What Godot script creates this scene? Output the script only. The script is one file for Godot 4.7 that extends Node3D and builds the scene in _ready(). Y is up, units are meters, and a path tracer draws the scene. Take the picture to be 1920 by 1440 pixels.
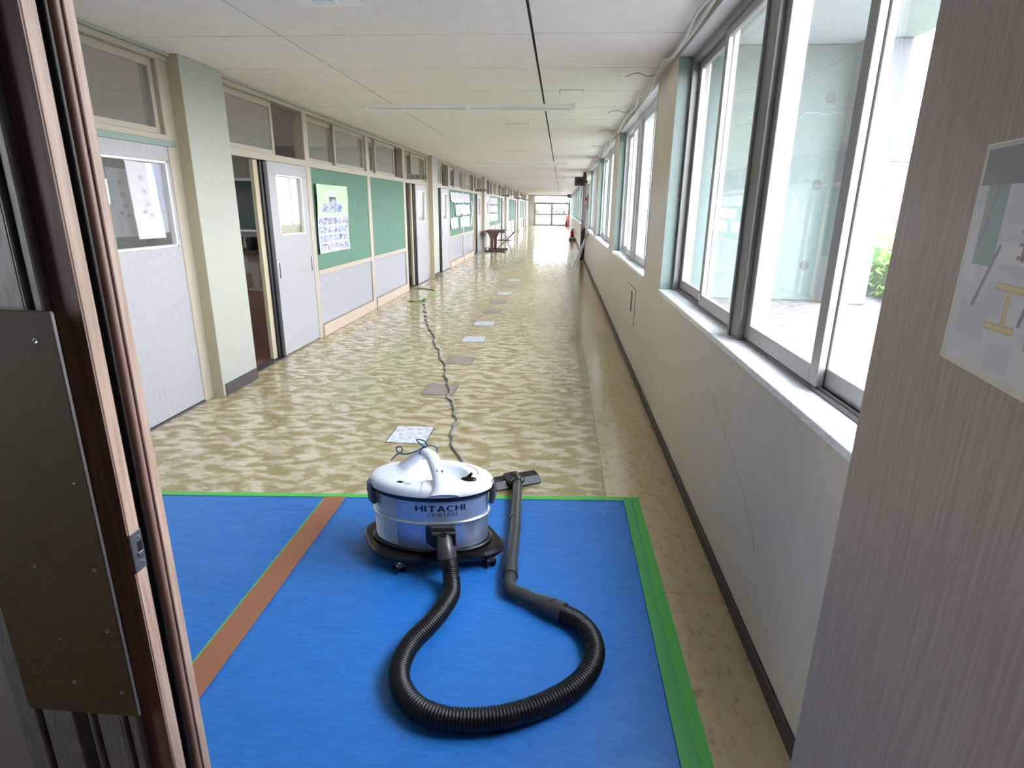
extends Node3D
# A school corridor seen through a doorway. y up, metres, corridor runs along -z.

class MB:
	var v := PackedVector3Array()
	var n := PackedVector3Array()
	var u := PackedVector2Array()
	func tri(a: Vector3, b: Vector3, c: Vector3, na: Vector3, nb: Vector3, nc: Vector3, ua := Vector2.ZERO, ub := Vector2.ZERO, uc := Vector2.ZERO) -> void:
		if (b - a).cross(c - a).dot(na + nb + nc) > 0.0:
			v.append_array([a, c, b]); n.append_array([na, nc, nb]); u.append_array([ua, uc, ub])
		else:
			v.append_array([a, b, c]); n.append_array([na, nb, nc]); u.append_array([ua, ub, uc])
	func quad(a: Vector3, b: Vector3, c: Vector3, d: Vector3, m: Vector3) -> MB:   # uv: a = top left, b = top right, c = bottom right, d = bottom left
		tri(a, b, c, m, m, m, Vector2(0, 0), Vector2(1, 0), Vector2(1, 1))
		tri(a, c, d, m, m, m, Vector2(0, 0), Vector2(1, 1), Vector2(0, 1))
		return self
	func box(lo: Vector3, hi: Vector3, bev := 0.0) -> MB:
		var l := Vector3(minf(lo.x, hi.x), minf(lo.y, hi.y), minf(lo.z, hi.z))
		var h := Vector3(maxf(lo.x, hi.x), maxf(lo.y, hi.y), maxf(lo.z, hi.z))
		var c := (l + h) / 2.0
		var s := (h - l) / 2.0
		return obox(Transform3D(Basis(), c), s, bev)
	func obox(t: Transform3D, s: Vector3, bev := 0.0) -> MB:   # s: half size
		var b := minf(bev, 0.49 * 2.0 * minf(s.x, minf(s.y, s.z)))
		var i := s - Vector3(b, b, b)
		for ax in 3:
			var e1 := (ax + 1) % 3
			var e2 := (ax + 2) % 3
			for sg in [-1.0, 1.0]:
				var m := Vector3.ZERO
				m[ax] = sg
				var p := []
				for k in [[-1, -1], [1, -1], [1, 1], [-1, 1]]:
					var q := Vector3.ZERO
					q[ax] = sg * s[ax]; q[e1] = k[0] * i[e1]; q[e2] = k[1] * i[e2]
					p.append(t * q)
				quad(p[0], p[1], p[2], p[3], (t.basis * m).normalized())
		if b <= 0.0:
			return self
		for ax in 3:
			var e1 := (ax + 1) % 3
			var e2 := (ax + 2) % 3
			for s1 in [-1.0, 1.0]:
				for s2 in [-1.0, 1.0]:
					var m := Vector3.ZERO
					m[e1] = s1; m[e2] = s2
					var p := []
					for k in [[-1, 0], [1, 0], [1, 1], [-1, 1]]:
						var q := Vector3.ZERO
						q[ax] = k[0] * i[ax]
						q[e1] = s1 * (s[e1] if k[1] == 0 else i[e1])
						q[e2] = s2 * (i[e2] if k[1] == 0 else s[e2])
						p.append(t * q)
					quad(p[0], p[1], p[2], p[3], (t.basis * m).normalized())
		for sx in [-1.0, 1.0]:
			for sy in [-1.0, 1.0]:
				for sz in [-1.0, 1.0]:
					var m := (t.basis * Vector3(sx, sy, sz)).normalized()
					tri(t * Vector3(sx * s.x, sy * i.y, sz * i.z), t * Vector3(sx * i.x, sy * s.y, sz * i.z), t * Vector3(sx * i.x, sy * i.y, sz * s.z), m, m, m)
		return self
	func tube(p: Array, r, seg := 10, caps := true, flat := 1.0) -> MB:   # r: a number or one per point
		var k := p.size()
		var side := Vector3.ZERO
		var rings := []
		var norms := []
		for i in k:
			var d: Vector3 = ((p[mini(i + 1, k - 1)] as Vector3) - (p[maxi(i - 1, 0)] as Vector3)).normalized()
			if i == 0:
				side = d.cross(Vector3.UP if absf(d.y) < 0.9 else Vector3.RIGHT).normalized()
			side = (side - d * side.dot(d)).normalized()
			var up := side.cross(d).normalized()
			var rr: float = r[i] if r is Array or r is PackedFloat32Array else r
			var ring := []
			var nr := []
			var lean := Vector3.ZERO   # normals lean with a changing radius
			if not (r is float or r is int):
				var i0 := maxi(i - 1, 0)
				var i1 := mini(i + 1, k - 1)
				lean = d * -((r[i1] - r[i0]) / maxf(1e-6, (p[i1] as Vector3).distance_to(p[i0])))
			for j in seg + 1:
				var a := TAU * j / seg
				ring.append(p[i] + (side * cos(a) + up * sin(a) * flat) * rr)
				nr.append(((side * cos(a) * flat + up * sin(a)).normalized() + lean).normalized())
			rings.append(ring); norms.append(nr)
		for i in k - 1:
			for j in seg:
				tri(rings[i][j], rings[i + 1][j], rings[i + 1][j + 1], norms[i][j], norms[i + 1][j], norms[i + 1][j + 1], Vector2(float(j) / seg, i), Vector2(float(j) / seg, i + 1), Vector2(float(j + 1) / seg, i + 1))
				tri(rings[i][j], rings[i + 1][j + 1], rings[i][j + 1], norms[i][j], norms[i + 1][j + 1], norms[i][j + 1], Vector2(float(j) / seg, i), Vector2(float(j + 1) / seg, i + 1), Vector2(float(j + 1) / seg, i))
		if caps:
			for e in [0, k - 1]:
				var m: Vector3 = ((p[0] as Vector3) - (p[1] as Vector3)).normalized() if e == 0 else ((p[k - 1] as Vector3) - (p[k - 2] as Vector3)).normalized()
				for j in seg:
					tri(p[e], rings[e][j], rings[e][j + 1], m, m, m)
		return self
	func lathe(prof: Array, seg := 48, t := Transform3D(), a0 := 0.0, a1 := TAU, sharp := 0.6) -> MB:   # prof: Vector2(r, y); angle 0 at +z, growing towards +x
		for i in prof.size() - 1:
			var p: Vector2 = prof[i]
			var q: Vector2 = prof[i + 1]
			var d := (q - p)
			if d.length() < 1e-6:
				continue
			d = d.normalized()
			var m := Vector2(d.y, -d.x)
			var mp := m
			var mq := m
			if i > 0:
				var e: Vector2 = (p - prof[i - 1]).normalized()
				if e.dot(d) > sharp:
					mp = (m + Vector2(e.y, -e.x)).normalized()
			if i < prof.size() - 2:
				var e: Vector2 = (prof[i + 2] - q).normalized()
				if e.dot(d) > sharp:
					mq = (m + Vector2(e.y, -e.x)).normalized()
			for j in seg:
				var a := a0 + (a1 - a0) * j / seg
				var b := a0 + (a1 - a0) * (j + 1) / seg
				var A := Vector3(sin(a), 0, cos(a))
				var B := Vector3(sin(b), 0, cos(b))
				var Y := Vector3.UP
				var P := t * (A * p.x + Y * p.y)
				var P2 := t * (B * p.x + Y * p.y)
				var Q := t * (A * q.x + Y * q.y)
				var Q2 := t * (B * q.x + Y * q.y)
				var nP := (t.basis * (A * mp.x + Y * mp.y)).normalized()
				var nP2 := (t.basis * (B * mp.x + Y * mp.y)).normalized()
				var nQ := (t.basis * (A * mq.x + Y * mq.y)).normalized()
				var nQ2 := (t.basis * (B * mq.x + Y * mq.y)).normalized()
				if p.x > 1e-6:
					tri(P, P2, Q2, nP, nP2, nQ2)
				if q.x > 1e-6:
					tri(P, Q2, Q, nP, nQ2, nQ)
		return self
	func prism(poly: Array, y0: float, y1: float, t := Transform3D(), bev := 0.0) -> MB:   # poly: Vector2(x, z) laid flat, raised from y0 to y1
		var pp := PackedVector2Array(poly)
		var k := pp.size()
		var area := 0.0
		for i in k:
			area += pp[i].cross(pp[(i + 1) % k])
		var inner := PackedVector2Array()
		for i in k:
			var e1 := (pp[i] - pp[(i + k - 1) % k]).normalized()
			var e2 := (pp[(i + 1) % k] - pp[i]).normalized()
			var o1 := Vector2(e1.y, -e1.x) * signf(area)
			var o2 := Vector2(e2.y, -e2.x) * signf(area)
			var o := (o1 + o2).normalized()
			inner.append(pp[i] - o * bev / maxf(0.4, o.dot(o1)))
		var idx := Geometry2D.triangulate_polygon(inner)
		var up := (t.basis * Vector3.UP).normalized()
		for i in range(0, idx.size(), 3):
			var q := []
			var w := []
			for j in 3:
				q.append(t * Vector3(inner[idx[i + j]].x, y1, inner[idx[i + j]].y))
				w.append(t * Vector3(inner[idx[i + j]].x, y0, inner[idx[i + j]].y))
			tri(q[0], q[1], q[2], up, up, up)
			tri(w[0], w[1], w[2], -up, -up, -up)
		for i in k:
			var a := pp[i]
			var b := pp[(i + 1) % k]
			var d := (b - a).normalized()
			var o := Vector3(d.y, 0, -d.x) * signf(area)
			var m := (t.basis * o).normalized()
			var c := inner[i]
			var e := inner[(i + 1) % k]
			quad(t * Vector3(a.x, y1 - bev, a.y), t * Vector3(b.x, y1 - bev, b.y), t * Vector3(b.x, y0 + bev, b.y), t * Vector3(a.x, y0 + bev, a.y), m)
			if bev > 0.0:
				quad(t * Vector3(c.x, y1, c.y), t * Vector3(e.x, y1, e.y), t * Vector3(b.x, y1 - bev, b.y), t * Vector3(a.x, y1 - bev, a.y), (m + up).normalized())
				quad(t * Vector3(c.x, y0, c.y), t * Vector3(e.x, y0, e.y), t * Vector3(b.x, y0 + bev, b.y), t * Vector3(a.x, y0 + bev, a.y), (m - up).normalized())
		return self
	func grid(nx: int, nz: int, f: Callable) -> MB:   # f(s, t) -> Vector3; smooth normals
		var p := []
		for i in nx + 1:
			var row := []
			for j in nz + 1:
				row.append(f.call(float(i) / nx, float(j) / nz))
			p.append(row)
		var nn := []
		for i in nx + 1:
			var row := []
			for j in nz + 1:
				var a: Vector3 = p[mini(i + 1, nx)][j] - p[maxi(i - 1, 0)][j]
				var b: Vector3 = p[i][mini(j + 1, nz)] - p[i][maxi(j - 1, 0)]
				row.append(a.cross(b).normalized())
			nn.append(row)
		for i in nx:
			for j in nz:
				var U := func(a, b): return Vector2(float(a) / nx, float(b) / nz)
				tri(p[i][j], p[i + 1][j], p[i + 1][j + 1], nn[i][j], nn[i + 1][j], nn[i + 1][j + 1], U.call(i, j), U.call(i + 1, j), U.call(i + 1, j + 1))
				tri(p[i][j], p[i + 1][j + 1], p[i][j + 1], nn[i][j], nn[i + 1][j + 1], nn[i][j + 1], U.call(i, j), U.call(i + 1, j + 1), U.call(i, j + 1))
		return self
	func xf(t: Transform3D) -> MB:
		var nb := t.basis.inverse().transposed()
		for i in v.size():
			v[i] = t * v[i]
			n[i] = (nb * n[i]).normalized()
		return self
	func add(o: MB) -> MB:
		v.append_array(o.v); n.append_array(o.n); u.append_array(o.u)
		return self
	func mesh() -> ArrayMesh:
		var a := []
		a.resize(Mesh.ARRAY_MAX)
		a[Mesh.ARRAY_VERTEX] = v; a[Mesh.ARRAY_NORMAL] = n; a[Mesh.ARRAY_TEX_UV] = u
		var m := ArrayMesh.new()
		m.add_surface_from_arrays(Mesh.PRIMITIVE_TRIANGLES, a)
		return m

var names := {}
var M := {}
var rng := RandomNumberGenerator.new()

func numbered(parent: Node, called: String) -> String:
	var key := str(parent.get_instance_id()) + called
	var k: int = names.get(key, 0)
	names[key] = k + 1
	return called if k == 0 else "%s_%03d" % [called, k]

func tag(o: Node, label: String, category: String, group := "", kind := "") -> Node:
	o.set_meta("label", label); o.set_meta("category", category)
	if group: o.set_meta("group", group)
	if kind: o.set_meta("kind", kind)
	return o

func thing(called: String, label: String, category: String, at := Vector3.ZERO, group := "", kind := "", turn := 0.0) -> Node3D:
	var o := Node3D.new()
	o.name = numbered(self, called)
	o.position = at
	o.rotation.y = turn
	add_child(o, true)
	tag(o, label, category, group, kind)
	return o

func struct(called: String, label: String, category: String, at := Vector3.ZERO) -> Node3D:
	return thing(called, label, category, at, "", "structure")

# a part whose shape is given in world coordinates (or in the thing's own, with own = true)
func part(called: String, mb: MB, mat: Material, parent: Node3D, own := false) -> MeshInstance3D:
	if not own:
		var t := Transform3D()
		var q: Node = parent
		while q != self:
			t = (q as Node3D).transform * t
			q = q.get_parent()
		mb.xf(t.affine_inverse())
	var o := MeshInstance3D.new()
	o.mesh = mb.mesh()
	o.material_override = mat
	o.name = numbered(parent, called)
	parent.add_child(o, true)
	return o

# a thing of one mesh, its origin at its base
func solo(called: String, mb: MB, mat: Material, label: String, category: String, at := Vector3.ZERO, group := "", kind := "") -> MeshInstance3D:
	mb.xf(Transform3D(Basis(), -at))
	var o := MeshInstance3D.new()
	o.mesh = mb.mesh()
	o.material_override = mat
	o.name = numbered(self, called)
	o.position = at
	add_child(o, true)
	tag(o, label, category, group, kind)
	return o

func copy(o: Node3D, called: String, label: String, at: Vector3) -> Node3D:
	var c: Node3D = o.duplicate()
	c.name = numbered(self, called)
	add_child(c, true)
	c.position = at
	c.set_meta("label", label)
	return c

func V(x: float, y: float, z: float) -> Vector3: return Vector3(x, y, z)
func B(x0: float, x1: float, y0: float, y1: float, z0: float, z1: float, bev := 0.0) -> MB: return MB.new().box(V(x0, y0, z0), V(x1, y1, z1), bev)

func spline(p: Array, per := 8) -> Array:
	var out := []
	for i in p.size() - 1:
		var a = p[maxi(i - 1, 0)]
		var d = p[mini(i + 2, p.size() - 1)]
		for k in per:
			out.append((p[i] as Vector3).cubic_interpolate(p[i + 1], a, d, float(k) / per))
	out.append(p[-1])
	return out

func even(p: Array, step: float) -> Array:   # points at even spacing along a path
	var c := Curve3D.new()
	for q in p: c.add_point(q)
	c.bake_interval = step
	var out := []
	var len := c.get_baked_length()
	var k := int(len / step)
	for i in k + 1:
		out.append(c.sample_baked(len * i / k))
	return out

func rgb(r: float, g: float, b: float) -> Color: return Color(r / 255.0, g / 255.0, b / 255.0)

func mat(c: Color, rough := 0.6, metal := 0.0) -> StandardMaterial3D:
	var m := StandardMaterial3D.new()
	m.albedo_color = c; m.roughness = rough; m.metallic = metal
	return m

func glass(alpha := 0.06) -> StandardMaterial3D:
	var m := mat(Color(0.9, 0.97, 0.95, alpha), 0.02)
	m.transparency = BaseMaterial3D.TRANSPARENCY_ALPHA
	return m

func noise(sd: int, freq: float, oct := 4, gain := 0.5, type := FastNoiseLite.TYPE_SIMPLEX_SMOOTH) -> FastNoiseLite:
	var f := FastNoiseLite.new()
	f.seed = sd; f.frequency = freq; f.noise_type = type
	f.fractal_type = FastNoiseLite.FRACTAL_FBM if oct > 1 else FastNoiseLite.FRACTAL_NONE
	f.fractal_octaves = oct; f.fractal_gain = gain
	return f

func ntex(f: FastNoiseLite, size: int, stops: Array, normal := 0.0) -> NoiseTexture2D:
	var t := NoiseTexture2D.new()
	t.width = size; t.height = size; t.seamless = true; t.noise = f
	if normal > 0.0:
		t.as_normal_map = true; t.bump_strength = normal
	if stops.size():
		var g := Gradient.new()
		var o := PackedFloat32Array()
		var c := PackedColorArray()
		for s in stops:
			o.append(s[0]); c.append(s[1])
		g.offsets = o; g.colors = c
		t.color_ramp = g
	return t

func tri_map(m: StandardMaterial3D, sx: float, sy := -1.0, sz := -1.0) -> StandardMaterial3D:
	m.uv1_triplanar = true; m.uv1_world_triplanar = true
	m.uv1_scale = V(sx, sx if sy < 0 else sy, sx if sz < 0 else sz)
	return m

# colour varies gently between two tones
func toned(a: Color, b: Color, rough: float, sd: int, freq: float, sx: float, sy := -1.0, sz := -1.0, metal := 0.0) -> StandardMaterial3D:
	var m := mat(Color.WHITE, rough, metal)
	m.albedo_texture = ntex(noise(sd, freq), 512, [[0.2, a], [0.8, b]])
	return tri_map(m, sx, sy, sz)

func line(im: Image, a: Vector2, b: Vector2, w: float, c: Color) -> void:
	var k := int(a.distance_to(b) / maxf(1.0, w * 0.3)) + 1
	for i in k + 1:
		var p := a.lerp(b, float(i) / k) - Vector2(w, w) / 2.0
		im.fill_rect(Rect2i(int(p.x), int(p.y), maxi(1, int(w)), maxi(1, int(w))), c)

func print_mat(im: Image, rough := 0.6) -> StandardMaterial3D:
	var m := mat(Color.WHITE, rough)
	m.albedo_texture = ImageTexture.create_from_image(im)
	return m

func fold(z0: float, z1: float, y0: float, y1: float, x: float, amp: float, waves: float) -> MB:   # a hanging cloth in a plane of constant x
	return MB.new().grid(int(waves * 10) + 4, 6, func(s, t): return V(x + amp * sin(s * waves * TAU) + amp * 0.4 * sin(s * waves * 2.3 * TAU + 1.0), lerpf(y1, y0, t), lerpf(z0, z1, s)))

const XW := -2.84       # face of the classroom wall's frame
const XP := -2.745      # face of the pillars
const XR := 0.74        # face of the window wall
const YC := 2.555       # ceiling
const ZE := -52.4       # end of the corridor
const NEAR := [3.45, -4.41, -12.87, -21.63, -30.37, -38.92, -47.6]   # near edges of the pillars (the first is behind the camera)

func _ready() -> void:
	rng.seed = 7
	# ---- camera, sky, exposure
	var cam := Camera3D.new()
	cam.name = "camera"
	cam.fov = 66.78; cam.near = 0.05; cam.far = 400.0
	cam.transform = Transform3D(Basis(V(0.99663, 0.012378, -0.081092), V(-0.035421, 0.956579, -0.289313), V(0.07399, 0.291211, 0.953793)).orthonormalized(), V(0, 1.55, 0))
	add_child(cam)
	cam.make_current()
	var we := WorldEnvironment.new()
	we.name = "world_environment"
	var e := Environment.new()
	var sky := Sky.new()
	var sm := ProceduralSkyMaterial.new()
	sm.sky_top_color = rgb(226, 238, 252); sm.sky_horizon_color = rgb(250, 251, 255); sm.sky_curve = 0.2
	sm.ground_bottom_color = rgb(120, 120, 115); sm.ground_horizon_color = rgb(190, 190, 188)
	sm.sky_energy_multiplier = 1.0
	sky.sky_material = sm
	e.background_mode = Environment.BG_SKY; e.sky = sky
	e.background_energy_multiplier = 6.0
	e.tonemap_mode = Environment.TONE_MAPPER_LINEAR
	e.tonemap_exposure = 4.4
	e.sdfgi_enabled = true; e.ssao_enabled = true; e.ssil_enabled = true
	we.environment = e
	add_child(we)
	materials()
	shell()
	for k in 6: bay(k)
	for k in 12: window_bay(k)
	end_wall()
	doorway()
	classrooms()
	outside()
	floor_things()
	vacuum()
	wall_things()
	far_things()

func materials() -> void:
	var fl := mat(Color.WHITE, 1.0)
	fl.albedo_texture = ntex(noise(11, 0.013, 5, 0.58), 1024, [[0.3, rgb(154, 138, 98)], [0.46, rgb(160, 144, 106)], [0.52, rgb(190, 177, 150)], [0.8, rgb(197, 186, 164)]])  # pale stops paint glossy reflections of wall and windows into the albedo
	fl.roughness_texture = ntex(noise(11, 0.013, 5, 0.58), 1024, [[0.3, Color(0.34, 0.34, 0.34)], [0.46, Color(0.3, 0.3, 0.3)], [0.52, Color(0.08, 0.08, 0.08)], [0.8, Color(0.05, 0.05, 0.05)]])
	fl.normal_enabled = true
	fl.normal_texture = ntex(noise(5, 0.014, 3, 0.45), 512, [], 2.0)
	fl.normal_scale = 0.17
	fl.metallic_specular = 0.45
	M.floor = tri_map(fl, 0.36, 0.33, 0.72)
	var fe := mat(Color.WHITE, 0.16)
	fe.albedo_texture = ntex(noise(13, 0.02, 5, 0.6), 1024, [[0.15, rgb(178, 155, 120)], [0.34, rgb(198, 177, 140)], [0.8, rgb(204, 184, 148)]])
	fe.normal_enabled = true
	fe.normal_texture = fl.normal_texture
	fe.normal_scale = 0.08
	M.floor_edge = tri_map(fe, 0.8, 0.8, 0.5)
	M.ceiling = toned(rgb(238, 231, 226), rgb(234, 227, 221), 0.8, 3, 0.02, 0.7)
	M.dark_gap = mat(rgb(52, 48, 44), 0.9)
	M.cream = toned(rgb(160, 162, 150), rgb(157, 159, 147), 0.5, 8, 0.03, 0.8, 0.4, 0.8)      # pillars
	M.beige = mat(rgb(166, 156, 140), 0.45)                                             # steel frames
	M.olive = mat(rgb(176, 166, 140), 0.5)
	M.white_panel = toned(rgb(154, 153, 160), rgb(148, 148, 155), 0.3, 9, 0.05, 1.2, 0.5, 1.2)
	M.door_white = toned(rgb(160, 158, 160), rgb(154, 152, 154), 0.4, 10, 0.05, 1.2, 0.5, 1.2)
	M.green = toned(rgb(80, 116, 96), rgb(84, 121, 102), 0.75, 12, 0.02, 0.6)
	M.base_dark = mat(rgb(62, 54, 50), 0.55)
	M.base_beige = mat(rgb(184, 166, 148), 0.5)
	M.wall_right = toned(rgb(214, 202, 187), rgb(208, 196, 181), 0.38, 14, 0.025, 0.9, 0.35, 0.9)
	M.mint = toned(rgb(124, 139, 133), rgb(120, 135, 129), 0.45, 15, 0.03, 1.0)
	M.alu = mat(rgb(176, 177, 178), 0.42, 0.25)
	M.alu_shaded = mat(rgb(132, 131, 128), 0.42, 0.45)  # nearest window's frame, its shade put into a darker aluminium
	M.end_frame = mat(rgb(112, 112, 114), 0.5, 0.3)
	M.hole = mat(rgb(84, 88, 88), 0.9)
	M.sign = mat(rgb(150, 152, 142), 0.5)
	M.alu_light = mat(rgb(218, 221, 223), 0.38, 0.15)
	M.rubber = mat(rgb(22, 22, 24), 0.45)
	M.steel = mat(rgb(150, 152, 156), 0.3, 0.9)
	M.dark_metal = mat(rgb(95, 92, 92), 0.4, 0.6)
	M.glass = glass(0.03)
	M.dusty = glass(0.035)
	M.alu_half_shaded = mat(rgb(158, 156, 151), 0.42, 0.25)  # nearest window's sashes, darkened to stand for shade
	var st := mat(Color.WHITE, 0.12)
	st.albedo_texture = ntex(noise(21, 0.03, 4), 512, [[0.35, rgb(226, 226, 230)], [0.6, rgb(240, 240, 243)]])
	M.stone = tri_map(st, 1.5)
	var wd := mat(Color.WHITE, 0.5)
	wd.albedo_texture = ntex(noise(31, 0.02, 4), 512, [[0.25, rgb(152, 126, 109)], [0.5, rgb(164, 138, 121)], [0.8, rgb(174, 150, 133)]])
	M.wood_light = tri_map(wd, 6.0, 0.35, 6.0)
	var w2 := mat(Color.WHITE, 0.5)
	w2.albedo_texture = ntex(noise(32, 0.02, 4), 512, [[0.25, rgb(112, 86, 76)], [0.7, rgb(132, 103, 92)]])
	M.wood_brown = tri_map(w2, 6.0, 0.35, 6.0)
	var w3 := mat(Color.WHITE, 0.45)
	w3.albedo_texture = ntex(noise(33, 0.022, 5, 0.55), 1024, [[0.25, rgb(152, 134, 119)], [0.5, rgb(162, 144, 129)], [0.75, rgb(170, 152, 138)]])
	M.wood_panel = tri_map(w3, 4.5, 0.25, 4.5)
	var w4 := mat(Color.WHITE, 0.35)
	w4.albedo_texture = ntex(noise(34, 0.02, 4), 512, [[0.25, rgb(112, 72, 52)], [0.7, rgb(142, 98, 74)]])
	M.wood_floor = tri_map(w4, 2.5, 2.5, 0.2)
	M.dark_wood = toned(rgb(84, 58, 50), rgb(102, 74, 64), 0.45, 35, 0.03, 2.0, 2.0, 2.0)
	var tp := mat(Color.WHITE, 0.42)
	tp.albedo_texture = ntex(noise(41, 0.02, 3), 512, [[0.25, rgb(32, 106, 184)], [0.8, rgb(38, 115, 194)]])
	tp.normal_enabled = true
	tp.normal_texture = ntex(noise(42, 0.03, 4, 0.55), 512, [], 3.0)
	tp.normal_scale = 0.3
	M.tarp = tri_map(tp, 0.9, 0.9, 3.2)
	M.tape_green = toned(rgb(92, 190, 88), rgb(80, 176, 78), 0.55, 43, 0.05, 2.0)
	M.tape_green_under = mat(rgb(72, 160, 86), 0.5)
	M.tape_brown = toned(rgb(160, 106, 78), rgb(148, 96, 69), 0.5, 44, 0.04, 3.0)
	M.black_plastic = mat(rgb(15, 15, 17), 0.24)
	M.black_matte = mat(rgb(12, 12, 14), 0.4)
	M.grey_plastic = mat(rgb(60, 60, 61), 0.32)
	M.white_plastic = mat(rgb(224, 226, 236), 0.3)
	M.silver = mat(rgb(170, 180, 200), 0.3, 0.6)
	M.silver_bright = mat(rgb(200, 204, 212), 0.25, 0.9)
	M.ink_blue = mat(rgb(18, 24, 60), 0.5)
	M.ink_grey = mat(rgb(40, 44, 58), 0.5)
	M.cord_grey = mat(rgb(124, 124, 122), 0.5)
	M.cord_green = mat(rgb(120, 150, 70), 0.5)
	M.cord_blue = mat(rgb(24, 62, 112), 0.5)
	M.red = mat(rgb(170, 20, 30), 0.3)
	M.pink = mat(rgb(226, 150, 146), 0.5)
	M.paper = mat(rgb(200, 201, 208), 0.7)
	M.cable_white = mat(rgb(196, 194, 190), 0.5)
	M.dark_box = mat(rgb(70, 62, 58), 0.55)
	var cn := mat(Color.WHITE, 0.8)
	cn.albedo_texture = ntex(noise(51, 0.02, 5, 0.55), 1024, [[0.3, rgb(94, 108, 105)], [0.7, rgb(100, 113, 110)]])
	M.concrete_mint = tri_map(cn, 0.6)
	M.concrete = toned(rgb(170, 172, 176), rgb(162, 164, 168), 0.85, 52, 0.03, 0.8)
	var pv := mat(Color.WHITE, 0.85)
	pv.albedo_texture = ntex(noise(53, 0.03, 4), 512, [[0.35, rgb(80, 78, 78)], [0.55, rgb(124, 122, 121)]])  # dark stop paints the tree shadow streaks into the colour
	M.pavement = tri_map(pv, 0.5, 0.5, 1.6)
	M.room_dark = toned(rgb(150, 144, 138), rgb(142, 135, 130), 0.8, 54, 0.03, 0.6)
	M.board_olive = toned(rgb(88, 76, 48), rgb(80, 69, 43), 0.6, 55, 0.03, 2.0)
	M.channel = toned(rgb(150, 152, 150), rgb(128, 130, 128), 0.45, 56, 0.06, 3.0, 0.6, 3.0, 0.3)
	var cva := mat(Color.WHITE, 0.3)
	cva.albedo_texture = ntex(noise(57, 0.03, 5, 0.6), 256, [[0.35, rgb(190, 192, 198)], [0.5, rgb(214, 216, 222)], [0.7, rgb(222, 224, 230)]])
	M.cover_a = tri_map(cva, 2.0)
	M.fixture = mat(rgb(240, 240, 238), 0.45)
	M.curtain = mat(rgb(196, 197, 203), 0.8)
	M.curtain.backlight_enabled = true
	M.curtain.backlight = Color(0.6, 0.6, 0.62)

# ---------------------------------------------------------------- floor, ceiling, window wall
func shell() -> void:
	var f := struct("floor", "waxed beige vinyl sheet floor of the long corridor", "floor")
	part("floor_slab", B(-2.97, 0.97, -0.12, -0.004, ZE - 2.4, 0.0), M.dark_gap, f)
	for x in [[-2.97, -1.45], [-1.45, 0.306], [0.306, 0.76]]:
		for z in [[-0.86, -2.142], [-2.142, -14.0], [-14.0, -26.0], [-26.0, -38.0], [-38.0, ZE - 0.1]]:
			part("floor_sheet", B(x[0] + 0.0008, x[1] - 0.0008, -0.006, 0.0, z[1] + 0.0008, z[0] - 0.0008, 0.0004), M.floor_edge if x[0] > 0.0 else M.floor, f)
	var c := struct("ceiling", "low corridor ceiling of painted off-white boards with thin dark joints", "ceiling")
	part("ceiling_slab", B(-2.97, 0.97, YC + 0.012, YC + 0.14, ZE - 0.1, -0.86), M.dark_gap, c)
	var zr := -0.86
	var row := -1.27
	while zr > ZE:
		var z1 := maxf(row, ZE)
		for x in [[-2.97, -1.797], [-1.786, -0.222], [-0.204, 0.76]]:
			part("ceiling_panel", B(x[0], x[1], YC, YC + 0.012, zr - 0.0055, z1 + 0.0055, 0.001), M.ceiling, c)
		zr = z1
		row -= 0.9085
	# classroom wall: what runs through
	var w := struct("wall_left", "classroom side wall of cream pillars and beige steel frames", "wall")
	for k in 7:
		var z0: float = NEAR[k]
		if k == 0: continue
		var z1 := z0 - 0.56
		part("pillar", B(-3.06, XP, 0, YC, z1, z0, 0.006), M.cream, w)
		part("pillar_cheek", B(-3.0, XP + 0.001, 0, YC, z0, z0 + 0.004), M.olive, w)
		part("pillar_skirting", B(XP, XP + 0.008, 0, 0.105, z1 + 0.004, z0 - 0.03, 0.002), M.base_dark, w)
	part("header", B(-2.96, XW + 0.012, 2.497, 2.535, ZE, -0.9, 0.003), M.beige, w)
	part("cornice", B(-2.96, XW + 0.035, 2.535, YC, ZE, -0.9, 0.003), M.cream, w)
	part("lintel", B(-2.95, XW + 0.006, 1.945, 2.012, ZE, -0.9, 0.004), M.beige, w)
	# window wall
	var r := struct("wall_right", "window side wall painted glossy off-white with a thin crack", "wall")
	part("spandrel", B(XR, 0.95, 0, 0.955, ZE - 0.1, -0.9), M.wall_right, r)
	part("head", B(XR + 0.0, 0.95, 2.512, YC + 0.1, ZE - 0.1, -0.9), M.wall_right, r)
	for k in 13:
		var a: float = win(k - 1)[1] if k > 0 else -0.7
		var b: float = win(k)[0] if k < 12 else ZE - 0.1
		part("pier", B(XR, 0.95, 0.955, 2.512, b, a), M.wall_right, r)
	var pts := []
	for q in [[0.72, -2.55], [0.665, -2.4], [0.6, -2.2], [0.52, -2.0], [0.455, -1.86], [0.36, -1.75]]:
		pts.append(V(XR + 0.001, q[0], q[1] - 0.15))
	var jag := []
	for q in even(spline(pts, 6), 0.02):
		jag.append(q + V(0, rng.randf_range(-0.008, 0.008), rng.randf_range(-0.006, 0.006)))
	part("crack", MB.new().tube(jag, 0.0022, 5), mat(rgb(176, 172, 158), 0.8), r)
	part("joint_line", B(XR - 0.0015, XR, 0.9, 0.955, -9.0, -0.9), M.wall_right, r)
	var bl := struct("baseboard_right", "dark brown vinyl baseboard along the window wall", "baseboard")
	part("baseboard_strip", B(XR - 0.012, XR, 0, 0.066, ZE, -0.9, 0.003), M.base_dark, bl)

func win(k: int) -> Array:
	var first := [[-1.12, -4.36], [-5.2, -8.41], [-9.15, -12.7]]
	return first[k] if k < 3 else [-13.5 - 4.27 * (k - 3), -16.9 - 4.27 * (k - 3)]

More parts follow.
